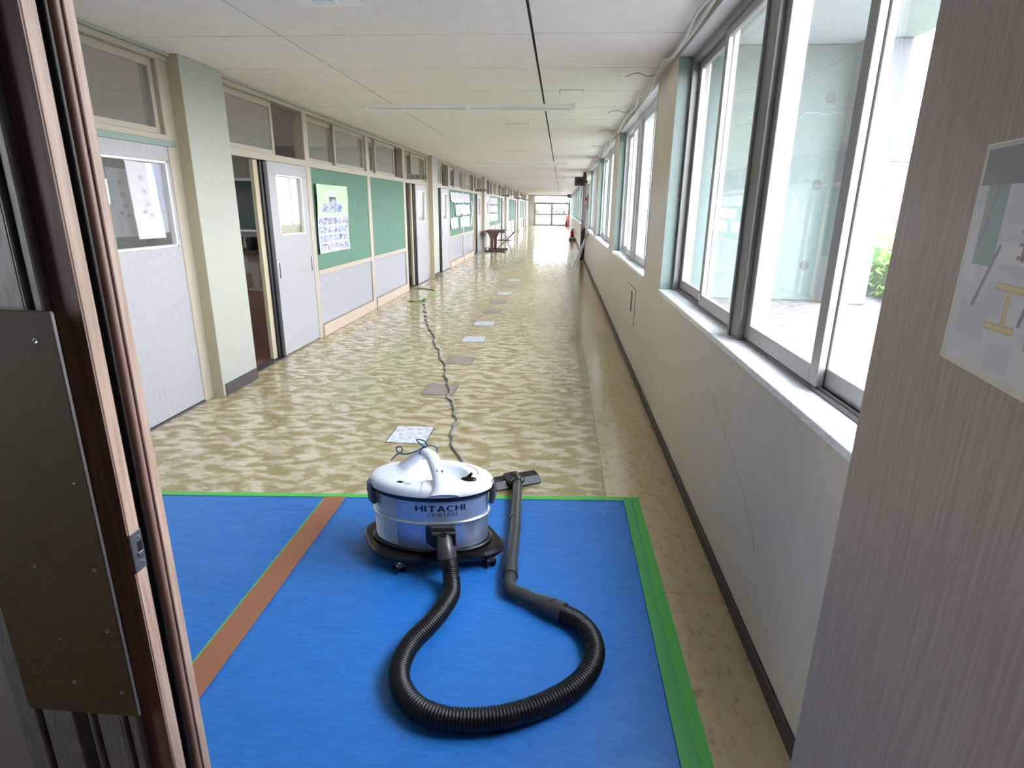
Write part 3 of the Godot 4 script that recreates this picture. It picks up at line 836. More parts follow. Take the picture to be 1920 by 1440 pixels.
# ---------------------------------------------------------------- rooms behind the left wall
func classrooms() -> void:
	var f := struct("floor_classroom", "brown plank floor of the classrooms seen through the half open doors", "floor")
	part("boards", B(-9.5, -2.97, -0.12, 0.0, ZE, -0.9), M.wood_floor, f)
	var c := struct("ceiling_classroom", "off-white panel ceiling of the classrooms seen through the transom windows", "ceiling")
	part("slab", B(-9.5, -2.97, 2.74, 2.86, ZE, -0.5), M.dark_gap, c)
	for i in 4:
		for k in 13:
			part("ceiling_panel", B(-4.78 - i * 1.6, -3.19 - i * 1.6, 2.73, 2.74, -13.1 + k * 0.91, -13.1 + k * 0.91 + 0.9, 0.001), M.ceiling, c)
	part("edge_strip", B(-3.18, -2.97, 2.73, 2.74, -13.1, -0.6), M.ceiling, c)
	part("plain_ceiling", B(-9.5, -2.97, 2.73, 2.74, ZE, -13.2), M.ceiling, c)
	var w := struct("wall_classroom", "inner walls of the classrooms behind the corridor wall", "wall")
	part("over_corridor", B(-3.0, -2.96, 2.5, 2.75, ZE, -0.9), M.room_dark, w)
	for k in [2, 3, 4, 5, 6]:
		var z0: float = NEAR[k] - 0.22
		part("cross_wall", B(-9.5, -3.06, 0, 2.74, z0 - 0.12, z0), M.cream, w)
	part("cross_wall", B(-9.5, -2.95, 0, 2.74, ZE - 0.1, ZE), M.cream, w)
	part("cross_wall", B(-9.5, -2.95, 0, 2.74, -0.6, -0.5), M.cream, w)
	part("window_wall_low", B(-9.62, -9.5, 0, 1.5, ZE, -0.5), M.cream, w)
	part("window_wall_top", B(-9.62, -9.5, 2.0, 2.86, ZE, -0.5), M.cream, w)
	for k in 12:
		part("window_post", B(-9.62, -9.5, 1.5, 2.0, -0.6 - k * 4.35 - 2.2, -0.6 - k * 4.35), M.cream, w)
	# what shows through door 3 (half open, before the photo poster)
	var bb := thing("chalkboard", "dark green chalkboard with a light frame, inside the first half open room", "chalkboard", V(-6.6, 0.95, -13.0))
	part("board", B(-8.3, -6.62, 0.98, 2.02, -13.09, -13.07, 0.002), mat(rgb(18, 52, 46), 0.5), bb)
	var bf := MB.new()
	bf.box(V(-8.36, 0.92, -13.09), V(-6.52, 0.98, -13.05), 0.004).box(V(-8.36, 2.02, -13.09), V(-6.52, 2.08, -13.05), 0.004).box(V(-6.62, 0.98, -13.09), V(-6.52, 2.02, -13.05), 0.004).box(V(-8.36, 0.98, -13.09), V(-8.3, 2.02, -13.05), 0.004)
	part("frame", bf, M.alu_light, bb)
	part("chalk_rail", B(-8.3, -6.6, 0.93, 0.95, -13.05, -12.96, 0.003), M.alu, bb)
	var tb := thing("work_table", "brown table on a single flared leg inside the first half open room", "table", V(-5.55, 0, -10.4))
	part("tabletop", B(-6.3, -5.2, 0.72, 0.75, -10.9, -9.9, 0.005), M.dark_wood, tb)
	part("pedestal", MB.new().prism([Vector2(-5.75, -0.72), Vector2(-5.35, -0.72), Vector2(-5.47, -0.5), Vector2(-5.49, -0.03), Vector2(-5.6, -0.03), Vector2(-5.62, -0.5)], -0.03, 0.03, Transform3D(Basis(V(1, 0, 0), PI / 2), V(0, 0, -10.4))), M.base_beige, tb)
	part("foot", B(-5.85, -5.25, 0, 0.04, -10.45, -10.35, 0.008), M.base_beige, tb)
	solo("storage_bin", bin(V(-5.52, 0.75, -10.4), 0.26), M.black_matte, "open black bin on the brown table in the first room, right one", "bin", V(-5.52, 0.75, -10.4), "black bins on the table")
	solo("storage_bin", bin(V(-5.85, 0.75, -10.35), 0.3), M.black_matte, "open black bin on the brown table in the first room, left one with pale rim", "bin", V(-5.85, 0.75, -10.35), "black bins on the table")
	# cloths behind the door windows
	var im := Image.create(128, 256, false, Image.FORMAT_RGB8)
	im.fill(rgb(208, 209, 214))
	var r := RandomNumberGenerator.new()
	r.seed = 3
	for b in [[60, 50, 22], [70, 140, 16], [50, 165, 12], [80, 175, 14], [64, 95, 14]]:
		for i in 120:
			var a := r.randf() * TAU
			var d: float = r.randf() * r.randf() * b[2] * 1.6
			var p := Vector2(b[0] + cos(a) * d, b[1] + sin(a) * d * 0.7)
			var g := r.randi_range(120, 200)
			im.fill_rect(Rect2i(int(p.x), int(p.y), 2, 2), rgb(g, g, g + 6))
		line(im, Vector2(b[0], b[1]), Vector2(b[0] + r.randf_range(-25, 25), b[1] + r.randf_range(10, 40)), 1, rgb(170, 172, 178))
	var pm := print_mat(im, 0.8)
	var cx := XW - 0.026
	solo("printed_cloth", MB.new().quad(V(cx, 1.812, -3.855), V(cx, 1.806, -4.12), V(cx, 1.303, -4.16), V(cx, 1.305, -3.878), V(1, 0, 0)), pm, "white sheet with faint grey flowers right behind the closed door's window", "cloth", V(cx, 1.303, -4.0))
	var dx := cx - 0.234
	solo("printed_cloth", MB.new().quad(V(dx, 1.775, -3.97), V(dx, 1.768, -4.24), V(dx, 1.308, -4.22), V(dx, 1.308, -3.96), V(1, 0, 0)), pm, "greyer flower print hanging deeper in the room behind the closed door's window", "cloth", V(dx, 1.308, -4.1))
	var n := 0
	for q in [[-5.75, -6.65], [-11.7, -12.7], [-14.2, -15.25], [-20.2, -21.3]]:
		solo("curtain", fold(q[0], q[1], 1.05, 2.0, XW - 0.16, 0.02, 5.0), M.curtain, ["white curtain behind the window of the door left of the photo poster", "white curtain behind the window of the door under the room sign", "white curtain behind the window of the door past the second pillar", "white curtain behind the window of the door just before the desk"][n], "curtain", V(XW - 0.16, 1.05, (q[0] + q[1]) / 2), "curtains behind the door windows")
		n += 1

func bin(at: Vector3, w: float) -> MB:
	return MB.new().lathe([Vector2(0, 0.004), Vector2(w * 0.42, 0.004), Vector2(w * 0.44, 0.02), Vector2(w * 0.5, 0.2), Vector2(w * 0.53, 0.2), Vector2(w * 0.53, 0.215), Vector2(w * 0.48, 0.215), Vector2(w * 0.42, 0.02), Vector2(0, 0.02)], 24, Transform3D(Basis(), at))

# ---------------------------------------------------------------- outdoors
func leaf_mesh() -> ArrayMesh:
	var m := MB.new()
	m.tri(V(0, 0, -0.5), V(0.24, 0.06, 0.0), V(0, 0, 0.5), Vector3.UP, Vector3.UP, Vector3.UP)
	m.tri(V(0, 0, -0.5), V(-0.24, 0.06, 0.0), V(0, 0, 0.5), Vector3.UP, Vector3.UP, Vector3.UP)
	return m.mesh()

func leaves(at: Callable, count: int, size: float, m: Material) -> MultiMeshInstance3D:
	var mm := MultiMesh.new()
	mm.transform_format = MultiMesh.TRANSFORM_3D
	mm.mesh = leaf_mesh()
	mm.instance_count = count
	for i in count:
		var b := Basis.from_euler(V(rng.randf_range(-0.9, 0.9), rng.randf() * TAU, rng.randf_range(-0.9, 0.9))).scaled(Vector3.ONE * size * rng.randf_range(0.7, 1.3))
		mm.set_instance_transform(i, Transform3D(b, at.call()))
	var o := MultiMeshInstance3D.new()
	o.multimesh = mm
	o.material_override = m
	o.set_meta("kind", "stuff")
	return o

func outside() -> void:
	var g := struct("ground", "pale pavement outside the right hand windows with painted grey shadow streaks", "ground", V(3, 0.86, -20))
	part("terrace", B(0.95, 70, 0.6, 0.862, -75, 6), M.pavement, g)
	part("lawn", B(-60, 60, -1.2, -0.4, -140, ZE - 4), M.pavement, g)
	part("west_yard", B(-40, -9.62, -1.2, -0.4, -80, 20), M.pavement, g)
	var ev := struct("eave", "concrete canopy over the pavement outside the nearest window, plus an unseen ledge added as shade", "eave", V(1.7, 2.66, -26))
	part("slab", B(0.95, 2.36, 2.68, 2.86, -5.1, -3.4, 0.01), M.concrete, ev)
	part("added_shade_ledge", B(0.95, 1.75, 2.9, 3.02, ZE, -5.2, 0.01), M.concrete, ev)  # unseen ledge, added to cut the daylight in the far windows
	part("upper_wall", B(0.75, 0.95, 2.66, 6.5, ZE, 4.0), M.concrete, ev)
	for k in 1:
		var z: float = -4.8 - 4.27 * k if k < 2 else (win(k)[1] as float) - 0.4
		if z < ZE: continue
		var fin := thing("wing_wall", "pale mint concrete wing wall with round form-tie holes outside the nearest window" if k == 0 else "pale concrete wing wall outside, number %d along the window side" % (k + 1), "wall", V(1.65, 0.862, z - 0.15), "wing walls outside", "structure")
		part("slab", B(0.95, 2.36, 0.862, 2.68, z - 0.3, z, 0.01), M.concrete_mint, fin)
		part("end_column", B(2.03, 2.335, 0.862, 2.68, z - 0.31, z + 0.16, 0.01), mat(rgb(100, 101, 108), 0.85), fin)
		if k == 0:
			for y in [1.14, 1.735, 2.33]:
				for x in [1.91]:
					part("form_tie_hole", MB.new().lathe([Vector2(0.036, 0.0), Vector2(0.033, 0.003), Vector2(0.026, 0.002), Vector2(0, 0.001)], 18, Transform3D(Basis(V(1, 0, 0), PI / 2), V(x, y, z))), M.hole, fin)
			var cr := []
			for i in 22: cr.append(V(1.35 + i * 0.04, 2.19 + rng.randf_range(-0.012, 0.012) + (0.04 if i > 9 else 0.0), z + 0.0005))
			part("crack", MB.new().tube(cr, 0.0022, 4), M.concrete, fin)
	# hedge
	var hd := thing("hedge", "low clipped light green hedge beside the pavement outside the nearest window", "hedge", V(3.6, 0.862, -6))
	part("core", B(2.62, 5.6, 0.862, 1.26, -11.0, -4.6, 0.12), mat(rgb(70, 104, 44), 0.9), hd)
	var lm := mat(rgb(142, 186, 84), 0.6)
	lm.backlight_enabled = true
	lm.backlight = Color(0.5, 0.6, 0.3)
	var lv := leaves(func(): return V(rng.randf_range(2.55, 5.6), 1.27 + rng.randf_range(-0.02, 0.05), rng.randf_range(-11, -4.55)) if rng.randf() < 0.6 else V(rng.randf_range(2.55, 5.6), rng.randf_range(0.9, 1.28), -4.58 + rng.randf_range(-0.04, 0.05)) if rng.randf() < 0.7 else V(2.6 + rng.randf_range(-0.05, 0.04), rng.randf_range(0.9, 1.28), rng.randf_range(-11, -4.6)), 9000, 0.075, lm)
	lv.name = "foliage"
	hd.add_child(lv, true)
	lv.position = -hd.position
	var fe := thing("mesh_fence", "teal wire fence behind the hedge outside", "fence", V(8, 0.862, -14))
	var fm := MB.new()
	for i in 13: fm.box(V(6.0 + i * 0.5, 0.862, -14.02), V(6.04 + i * 0.5, 1.32, -13.98))
	for y in [1.0, 1.1, 1.2, 1.3]: fm.box(V(6, y, -14.01), V(12.1, y + 0.03, -13.99))
	part("lattice", fm, mat(rgb(70, 130, 120), 0.6), fe)
	# building across the yard
	var b := thing("school_block", "pale lavender building across the yard with white framed windows", "building", V(26, 0.862, -45))
	var bw := mat(rgb(150, 150, 168), 0.8)
	part("low_wing", B(14, 23.55, 0.862, 3.65, -60, -45), bw, b)
	part("tower", B(23.55, 34, 0.862, 5.4, -60, -44.6), bw, b)
	part("ledge", B(14, 34, 0.9, 1.0, -45, -44.3), bw, b)
	for i in 4:
		var x := 20.6 + i * 1.15 - 0.6
		var wf := part("window", frame(x, x + 1.0, 1.02, 1.85, -44.96), mat(rgb(240, 240, 244), 0.5), b)
		part("pane", B(x + 0.06, x + 0.94, 1.08, 1.79, -44.99, -44.97), mat(rgb(110, 124, 120), 0.1), wf)
	solo("power_line", MB.new().tube([V(2, 3.77, -30), V(24, 3.72, -30), V(40, 3.7, -30)], 0.028, 6), M.black_matte, "thin dark overhead wire across the sky outside the nearest window", "wire", V(20, 3.7, -30))
	# balcony and trees beyond the end door
	var pr := struct("parapet", "pale pinkish parapet of the terrace outside the far end door", "parapet", V(-0.8, 0, ZE - 3))
	part("wall", B(-4, 3, -0.4, 0.95, ZE - 3.2, ZE - 3.0, 0.01), mat(rgb(134, 120, 117), 0.8), pr)
	part("deck", B(-4, 3, -0.4, -0.02, ZE - 3.2, ZE - 0.12), mat(rgb(110, 106, 104), 0.8), pr)
	var tm := mat(rgb(104, 110, 102), 0.8)
	var tl := ["round green tree left of the centre post beyond the end door", "hazy green tree at the left edge beyond the end door", "pale green tree right of the centre post beyond the end door", "low green tree at the right edge beyond the end door"]
	var ts := [[-2.0, 2.6, -74.0], [-5.6, 2.6, -76.0], [1.6, 2.6, -75.0], [5.0, 2.4, -77.0]]
	for i in 4:
		var c := V(ts[i][0], 0.6, ts[i][2])
		var rad: float = ts[i][1]
		var tr := thing("tree", tl[i], "tree", V(c.x, -1.0, c.z), "trees beyond the end door")
		part("trunk", MB.new().tube([V(c.x, -1, c.z), V(c.x + 0.1, 0.2, c.z), V(c.x, 1.2, c.z)], [0.16, 0.13, 0.07], 8), M.wood_brown, tr)
		var cr := leaves(func():
			var d := V(rng.randfn(), rng.randfn(), rng.randfn()).normalized() * (0.55 + 0.45 * sqrt(rng.randf()))
			return c + V(d.x * rad, d.y * rad * 0.62, d.z * rad) + V(sin(d.x * 9.0), cos(d.z * 8.0), 0) * 0.12, 2600, 0.3, tm)
		cr.name = "crown"
		tr.add_child(cr, true)
		cr.position = -tr.position

func frame(x0: float, x1: float, y0: float, y1: float, z: float) -> MB:
	var m := MB.new()
	m.box(V(x0, y0, z - 0.04), V(x0 + 0.07, y1, z)).box(V(x1 - 0.07, y0, z - 0.04), V(x1, y1, z)).box(V(x0, y0, z - 0.04), V(x1, y0 + 0.07, z)).box(V(x0, y1 - 0.07, z - 0.04), V(x1, y1, z))
	m.box(V((x0 + x1) / 2 - 0.03, y0, z - 0.04), V((x0 + x1) / 2 + 0.03, y1, z))
	return m

# ---------------------------------------------------------------- on the floor
func floor_things() -> void:
	var fl := V(-2.62, 0, -2.718)
	var fr := V(0.447, 0, -2.949)
	var nr := V(0.455, 0, -0.95)
	var nl := V(-2.62, 0, -0.95)
	var h := noise(61, 1.6, 3)
	var h2 := noise(62, 5.0, 2)
	var surf := func(s: float, t: float) -> Vector3:
		var p := fl.lerp(fr, s).lerp(nl.lerp(nr, s), t)
		var w := smoothstep(0.0, 0.06, s) * smoothstep(0.0, 0.06, 1.0 - s) * smoothstep(0.0, 0.08, t)
		p.y = 0.0025 + w * (0.0035 + 0.0035 * h.get_noise_2d(p.x * 1.0 + p.z * 0.6, p.z * 1.7) + 0.0016 * h2.get_noise_2d(p.x * 0.5, p.z * 2.2))
		return p
	solo("tarp", MB.new().grid(160, 110, surf), M.tarp, "blue plastic sheet taped to the floor under the vacuum cleaner", "tarp", V(-1.1, 0, -1.9))
	var strip := func(called: String, a: Vector3, b: Vector3, w0: Vector3, w1: Vector3, y: float, m: Material, label: String) -> void:
		var n := int(a.distance_to(b) / 0.06)
		var k := noise(70 + n, 3.0, 2)
		solo(called, MB.new().grid(n, 4, func(s, t):
			var p: Vector3 = a.lerp(b, s).lerp(w0.lerp(w1, s), t)
			p.y = y + (0.0012 * k.get_noise_2d(p.x * 2.0, p.z * 2.0) if y > 0.004 else 0.0)
			return p), m, label, "tape", (a + b) / 2.0, "tapes holding the blue sheet")
	strip.call("masking_tape", V(0.434, 0, -2.98), V(0.452, 0, -0.96), V(0.486, 0, -2.98), V(0.503, 0, -0.96), 0.0012, M.tape_green, "bright green tape on the bare floor along the sheet's right edge")
	strip.call("masking_tape", V(0.398, 0, -2.955), V(0.402, 0, -0.96), V(0.441, 0, -2.955), V(0.459, 0, -0.96), 0.0095, M.tape_green_under, "darker green tape lying on the blue sheet along its right edge")
	strip.call("masking_tape", V(-2.62, 0, -2.735), V(0.486, 0, -2.981), V(-2.62, 0, -2.695), V(0.486, 0, -2.94), 0.0052, M.tape_green, "thin green tape along the sheet's far edge behind the vacuum cleaner")
	strip.call("packing_tape", V(-1.238, 0, -2.80), V(-1.222, 0, -0.97), V(-1.126, 0, -2.81), V(-1.112, 0, -0.97), 0.0105, M.tape_brown, "wide brown packing tape running lengthwise over the blue sheet")
	strip.call("masking_tape", V(-1.245, 0, -2.79), V(-1.229, 0, -0.97), V(-1.228, 0, -2.79), V(-1.212, 0, -0.97), 0.0098, M.tape_green, "sliver of green tape showing along the brown tape's left edge")
	# covers in the floor
	var cov := [-3.767, -4.838, -5.867, -6.892, -7.884, -8.878, -9.85, -10.85, -11.87, -12.9]
	var cm := [M.cover_a if M.has("cover_a") else mat(rgb(204, 206, 212), 0.3), mat(rgb(150, 134, 128), 0.4), mat(rgb(150, 136, 128), 0.4), mat(rgb(196, 200, 204), 0.3)]
	var ci := [0, 1, 1, 3, 3, 1, 1, 3, 1, 3]
	var cl := ["pale marbled square floor cover nearest the vacuum cleaner", "brown-grey square floor cover crossed by the power cord", "brown-grey square floor cover, third from the vacuum cleaner", "whitish square floor cover, fourth from the vacuum cleaner", "whitish square floor cover, fifth from the vacuum cleaner", "dull brown floor cover, sixth from the vacuum cleaner", "dull brown floor cover, seventh from the vacuum cleaner", "small pale floor cover, eighth from the vacuum cleaner", "small brown floor cover, ninth from the vacuum cleaner", "small pale floor cover, farthest of the row"]
	for i in cov.size():
		var z: float = cov[i]
		var x := -1.005
		var o := thing("floor_cover", cl[i], "floor cover", V(x, 0, z), "square covers along the floor")
		part("rim", B(x - 0.14, x + 0.14, 0.0, 0.0012, z - 0.162, z + 0.162, 0.0005), M.dark_metal, o)
		part("plate", B(x - 0.133, x + 0.133, 0.0005, 0.0026, z - 0.155, z + 0.155, 0.0008), cm[ci[i]], o)
	# power cord and extension cord
	var cp := []
	for q in [[-0.50, -2.58, 0.2], [-0.49, -2.78, 0.1], [-0.515, -3.0, 0.03], [-0.545, -3.2, 0.008], [-0.585, -3.36, 0.007], [-0.693, -3.704, 0.007], [-0.729, -3.947, 0.007], [-0.737, -4.081, 0.007], [-0.846, -4.48, 0.007], [-0.932, -4.87, 0.01], [-1.09, -5.435, 0.007], [-1.201, -5.863, 0.007], [-1.428, -6.59, 0.007], [-1.66, -7.391, 0.007], [-1.915, -8.289, 0.007], [-2.257, -9.687, 0.007]]:
		cp.append(V(q[0], q[2], q[1]))
	var cw := []
	var wob := noise(64, 1.0, 2)
	for q in even(spline(cp, 6), 0.02):
		var k := smoothstep(-3.1, -3.5, q.z)
		cw.append(q + V((wob.get_noise_1d(q.z * 2.6) * 0.05 + 0.007 * sin(q.z * 15.0 + 2.0 * sin(q.z * 3.1))) * k, 0, 0))
	M.cord_mesh = MB.new().tube(cw, 0.0085, 8)
	var ex := []
	for q in [[-2.42, -9.62], [-2.35, -9.72], [-2.257, -9.75], [-2.262, -9.95], [-2.311, -10.25], [-2.311, -10.644], [-2.31, -10.857], [-2.40, -11.03], [-2.56, -11.15], [-2.72, -11.18], [-2.93, -11.12], [-3.3, -11.0]]:
		ex.append(V(q[0], 0.012 if q[0] < -2.85 and q[0] > -3.0 else 0.009, q[1]))
	var xo := thing("extension_cord", "yellow-green extension cord curling out of the door under the room sign", "cord", V(-2.5, 0, -10.5))
	part("cable", MB.new().tube(spline(ex, 8), 0.011, 8), M.cord_green, xo)
	part("socket", MB.new().obox(Transform3D(Basis(V(0, 1, 0), 0.3), V(-2.26, 0.022, -9.72)), V(0.03, 0.02, 0.05), 0.008), M.cord_green, xo)
	part("loose_end", MB.new().tube([V(-2.26, 0.012, -9.7), V(-2.38, 0.012, -9.58), V(-2.5, 0.012, -9.6)], 0.012, 8), M.cord_green, xo)

# ---------------------------------------------------------------- the vacuum cleaner
func text_on_drum(s: String, height: float, width: float, y: float, az: float, r: float, bold: bool) -> MB:
	var tm := TextMesh.new()
	var f := SystemFont.new()
	f.font_names = PackedStringArray(["Droid Sans"])
	f.font_weight = 700 if bold else 400
	tm.font = f
	tm.text = s; tm.font_size = 64; tm.pixel_size = 0.01; tm.depth = 0.02; tm.curve_step = 1.0
	var ar := tm.get_mesh_arrays()
	var vs: PackedVector3Array = ar[Mesh.ARRAY_VERTEX]
	var ns: PackedVector3Array = ar[Mesh.ARRAY_NORMAL]
	var ix: PackedInt32Array = ar[Mesh.ARRAY_INDEX]
	var lo := vs[0]
	var hi := vs[0]
	for p in vs:
		lo = lo.min(p); hi = hi.max(p)
	var m := MB.new()
	var bend := func(p: Vector3) -> Vector3:
		var a: float = az + ((p.x - lo.x) / (hi.x - lo.x) - 0.5) * width / r
		var rr := r + 0.0004 + (0.0008 if p.z > 0.0 else -0.001)
		return V(sin(a) * rr, y + (p.y - lo.y) / (hi.y - lo.y) * height, cos(a) * rr)
	for i in range(0, ix.size(), 3):
		var q := []
		for j in 3: q.append(bend.call(vs[ix[i + j]]))
		var c: Vector3 = (q[0] + q[1] + q[2]) / 3.0
		var nn := V(c.x, 0, c.z).normalized()
		if absf(ns[ix[i]].z) < 0.5:
			nn = ((q[1] as Vector3) - q[0]).cross((q[2] as Vector3) - q[0]).normalized()
		m.tri(q[0], q[1], q[2], nn, nn, nn)
	return m

func vacuum() -> void:
	var T := Transform3D(Basis(V(1, 0, 0), V(0, 1, 0), V(0, 0, 0.57)), V(-0.539, 0, -2.333))
	var o := thing("vacuum_cleaner", "silver canister vacuum cleaner with white lid and black hose looped over the blue sheet", "vacuum cleaner", V(-0.539, 0, -2.333))
	var P := func(called: String, m: MB, mt: Material, parent: Node3D = null) -> MeshInstance3D: return part(called, m.xf(T), mt, parent if parent else o)
	# platform on four castors
	var pl := []
	for i in 72:
		var a := TAU * i / 72
		var r := 0.33 + 0.02 * cos(4.0 * (a + deg_to_rad(117.0)))
		pl.append(Vector2(sin(a) * r, cos(a) * r))
	var plat: MeshInstance3D = P.call("platform", MB.new().prism(pl, 0.060, 0.098, Transform3D(), 0.013).lathe([Vector2(0.27, 0.097), Vector2(0.275, 0.107), Vector2(0.268, 0.112), Vector2(0.255, 0.112)], 56), M.black_plastic)
	for az in [-22.0, 63.0, 153.0, -110.0]:
		var a := deg_to_rad(az)
		var c: Vector3 = T * V(sin(a) * 0.305, 0, cos(a) * 0.305)
		c.y = 0.0
		var sw := deg_to_rad(35.0)
		var ax := V(cos(sw), 0, -sin(sw))
		var bs := Basis(V(0, 1, 0), ax, V(0, 1, 0).cross(ax))
		var fork := MB.new().obox(Transform3D(Basis(ax, Vector3.UP, ax.cross(Vector3.UP)), c + V(0, 0.05, 0)), V(0.018, 0.016, 0.026), 0.006)
		var cas: MeshInstance3D = part("castor_fork", fork, M.grey_plastic, plat)
		for sd in [-1.0, 1.0]:
			part("castor_wheel", MB.new().lathe([Vector2(0, -0.007), Vector2(0.024, -0.007), Vector2(0.03, -0.003), Vector2(0.03, 0.003), Vector2(0.024, 0.007), Vector2(0, 0.007)], 24, Transform3D(bs, c + ax * 0.017 * sd + V(0, 0.0325, 0)), 0.0, TAU, 0.9), M.black_plastic, plat)
	var drum: MeshInstance3D = P.call("drum", MB.new().lathe([Vector2(0, 0.10), Vector2(0.25, 0.10), Vector2(0.256, 0.106), Vector2(0.256, 0.354), Vector2(0, 0.354)], 72), M.silver)
	var ribs := MB.new()
	for yr in [[0.118, 0.224], [0.256, 0.342]]:
		var pr := [Vector2(0.2555, yr[0])]
		var y: float = yr[0]
		while y < yr[1]:
			pr.append(Vector2(0.2565, y)); pr.append(Vector2(0.2584, y + 0.0026)); pr.append(Vector2(0.2565, y + 0.0048))
			y += 0.0062
		pr.append(Vector2(0.2555, y))
		ribs.lathe(pr, 26, Transform3D(), deg_to_rad(-88), deg_to_rad(-30), 2.0)
	P.call("grip_ribs", ribs, M.silver, drum)
	P.call("drum_ring", MB.new().lathe([Vector2(0.255, 0.229), Vector2(0.263, 0.231), Vector2(0.268, 0.236), Vector2(0.268, 0.241), Vector2(0.263, 0.246), Vector2(0.255, 0.248)], 72), M.silver_bright, drum)
	var strokes := {"H": [[0, 0, 0, 1], [1, 0, 1, 1], [0, 0.5, 1, 0.5]], "I": [[0, 0, 0, 1]], "T": [[0.5, 0, 0.5, 1], [0, 0.93, 1, 0.93]], "A": [[0, 0, 0.5, 1], [1, 0, 0.5, 1], [0.22, 0.3, 0.78, 0.3]], "C": [[1, 0.8, 0.78, 0.94], [0.78, 0.94, 0.3, 0.94], [0.3, 0.94, 0.05, 0.7], [0.05, 0.7, 0.05, 0.3], [0.05, 0.3, 0.3, 0.06], [0.3, 0.06, 0.78, 0.06], [0.78, 0.06, 1, 0.2]]}
	var at := 0.0
	for ch in ["H", "I", "T", "A", "C", "H", "I"]:
		var w := 0.0 if ch == "I" else 0.027
		var lm := MB.new()
		for sk in strokes[ch]:
			var horiz := absf(sk[3] - sk[1]) < absf(sk[2] - sk[0]) * 0.6
			var hw := 0.0027 if horiz else 0.0048
			var n := 5
			for i in n:
				var q := []
				for c in [[i, -1], [i + 1, -1], [i + 1, 1], [i, 1]]:
					var f: float = float(c[0]) / n
					var x: float = at + w * lerpf(sk[0], sk[2], f) + (0.0 if horiz else hw * c[1])
					var y: float = 0.298 + 0.028 * lerpf(sk[1], sk[3], f) + (hw * c[1] if horiz else 0.0)
					var a := deg_to_rad(16.5) + (x - 0.109) / 0.2562
					q.append(V(sin(a) * 0.2569, y, cos(a) * 0.2569))
				lm.quad(q[0], q[1], q[2], q[3], V(q[0].x, 0, q[0].z).normalized())
		P.call("letter", lm, M.ink_blue, drum)
		at += w + 0.0138
	P.call("model_lettering", text_on_drum("CV-G1200", 0.018, 0.135, 0.274, deg_to_rad(17.5), 0.2562, false), M.ink_grey, drum)
	P.call("rim_band", MB.new().lathe([Vector2(0.255, 0.346), Vector2(0.272, 0.348), Vector2(0.28, 0.356), Vector2(0.281, 0.369), Vector2(0.27, 0.370)], 72), M.black_plastic)
	var lid: MeshInstance3D = P.call("lid", MB.new().lathe([Vector2(0.276, 0.368), Vector2(0.281, 0.37), Vector2(0.282, 0.376), Vector2(0.279, 0.39), Vector2(0.271, 0.401), Vector2(0.256, 0.409), Vector2(0.235, 0.4135), Vector2(0.2, 0.416), Vector2(0.172, 0.416), Vector2(0.165, 0.413), Vector2(0.157, 0.404), Vector2(0.14, 0.391), Vector2(0.11, 0.381), Vector2(0.06, 0.377), Vector2(0, 0.376)], 96), M.white_plastic)
	P.call("handle_base", MB.new().lathe([Vector2(0.281, 0.372), Vector2(0.2828, 0.376), Vector2(0.2802, 0.391), Vector2(0.272, 0.403), Vector2(0.257, 0.4115), Vector2(0.236, 0.417), Vector2(0.2, 0.4225), Vector2(0.178, 0.426), Vector2(0.165, 0.42), Vector2(0.155, 0.40)], 24, Transform3D(), deg_to_rad(-2.0), deg_to_rad(40.0)), M.white_plastic, lid)
	var hp := spline([V(0.085, 0.372, 0.262), V(0.08, 0.40, 0.245), V(0.068, 0.43, 0.215), V(0.048, 0.468, 0.155), V(0.02, 0.50, 0.075), V(-0.012, 0.509, 0.02), V(-0.045, 0.496, -0.03), V(-0.085, 0.452, -0.075), V(-0.125, 0.412, -0.105)], 6)
	var hr := []
	for i in hp.size():
		var s := float(i) / (hp.size() - 1)
		hr.append(0.0295 + 0.044 * pow(maxf(0.0, 1.0 - s * 3.2), 1.6) + 0.012 * pow(maxf(0.0, s - 0.8) * 5.0, 2.0))
	var hd: MeshInstance3D = P.call("handle", MB.new().tube(hp, hr, 20, true, 0.72), M.white_plastic, lid)
	for sx in [-1.0, 1.0]:
		P.call("handle_mark", MB.new().obox(Transform3D(Basis(), V(0.064 + sx * 0.011, 0.4725, 0.185)), V(0.0018, 0.004, 0.008)), M.black_matte, hd)
	var dial := MB.new().lathe([Vector2(0.034, 0.414), Vector2(0.034, 0.418), Vector2(0.03, 0.4215), Vector2(0.012, 0.424), Vector2(0, 0.4245)], 28, Transform3D(Basis(), V(0.18, 0, 0.097)))
	var dn: MeshInstance3D = P.call("power_dial", dial, M.black_plastic, lid)
	P.call("dial_lever", MB.new().tube([V(0.175, 0.422, 0.097), V(0.184, 0.433, 0.092), V(0.193, 0.443, 0.086)], [0.009, 0.0075, 0.006], 10), M.black_plastic, dn)
	P.call("dark_slot", MB.new().obox(Transform3D(Basis(V(0, 1, 0), -0.45), V(-0.108, 0.4145, 0.192)), V(0.014, 0.0015, 0.013), 0.001), M.black_matte, lid)
	P.call("grey_label", MB.new().obox(Transform3D(Basis(V(0, 1, 0), -0.33), V(-0.072, 0.4145, 0.212)), V(0.018, 0.0012, 0.01), 0.0005), mat(rgb(180, 182, 190), 0.5), lid)
	var arc := []
	for i in 15: arc.append(V(sin(deg_to_rad(88 + i * 3.4)) * 0.212, 0.4155, cos(deg_to_rad(88 + i * 3.4)) * 0.212))
	P.call("level_mark", MB.new().tube(arc, 0.0022, 5), mat(rgb(150, 152, 160), 0.5), lid)
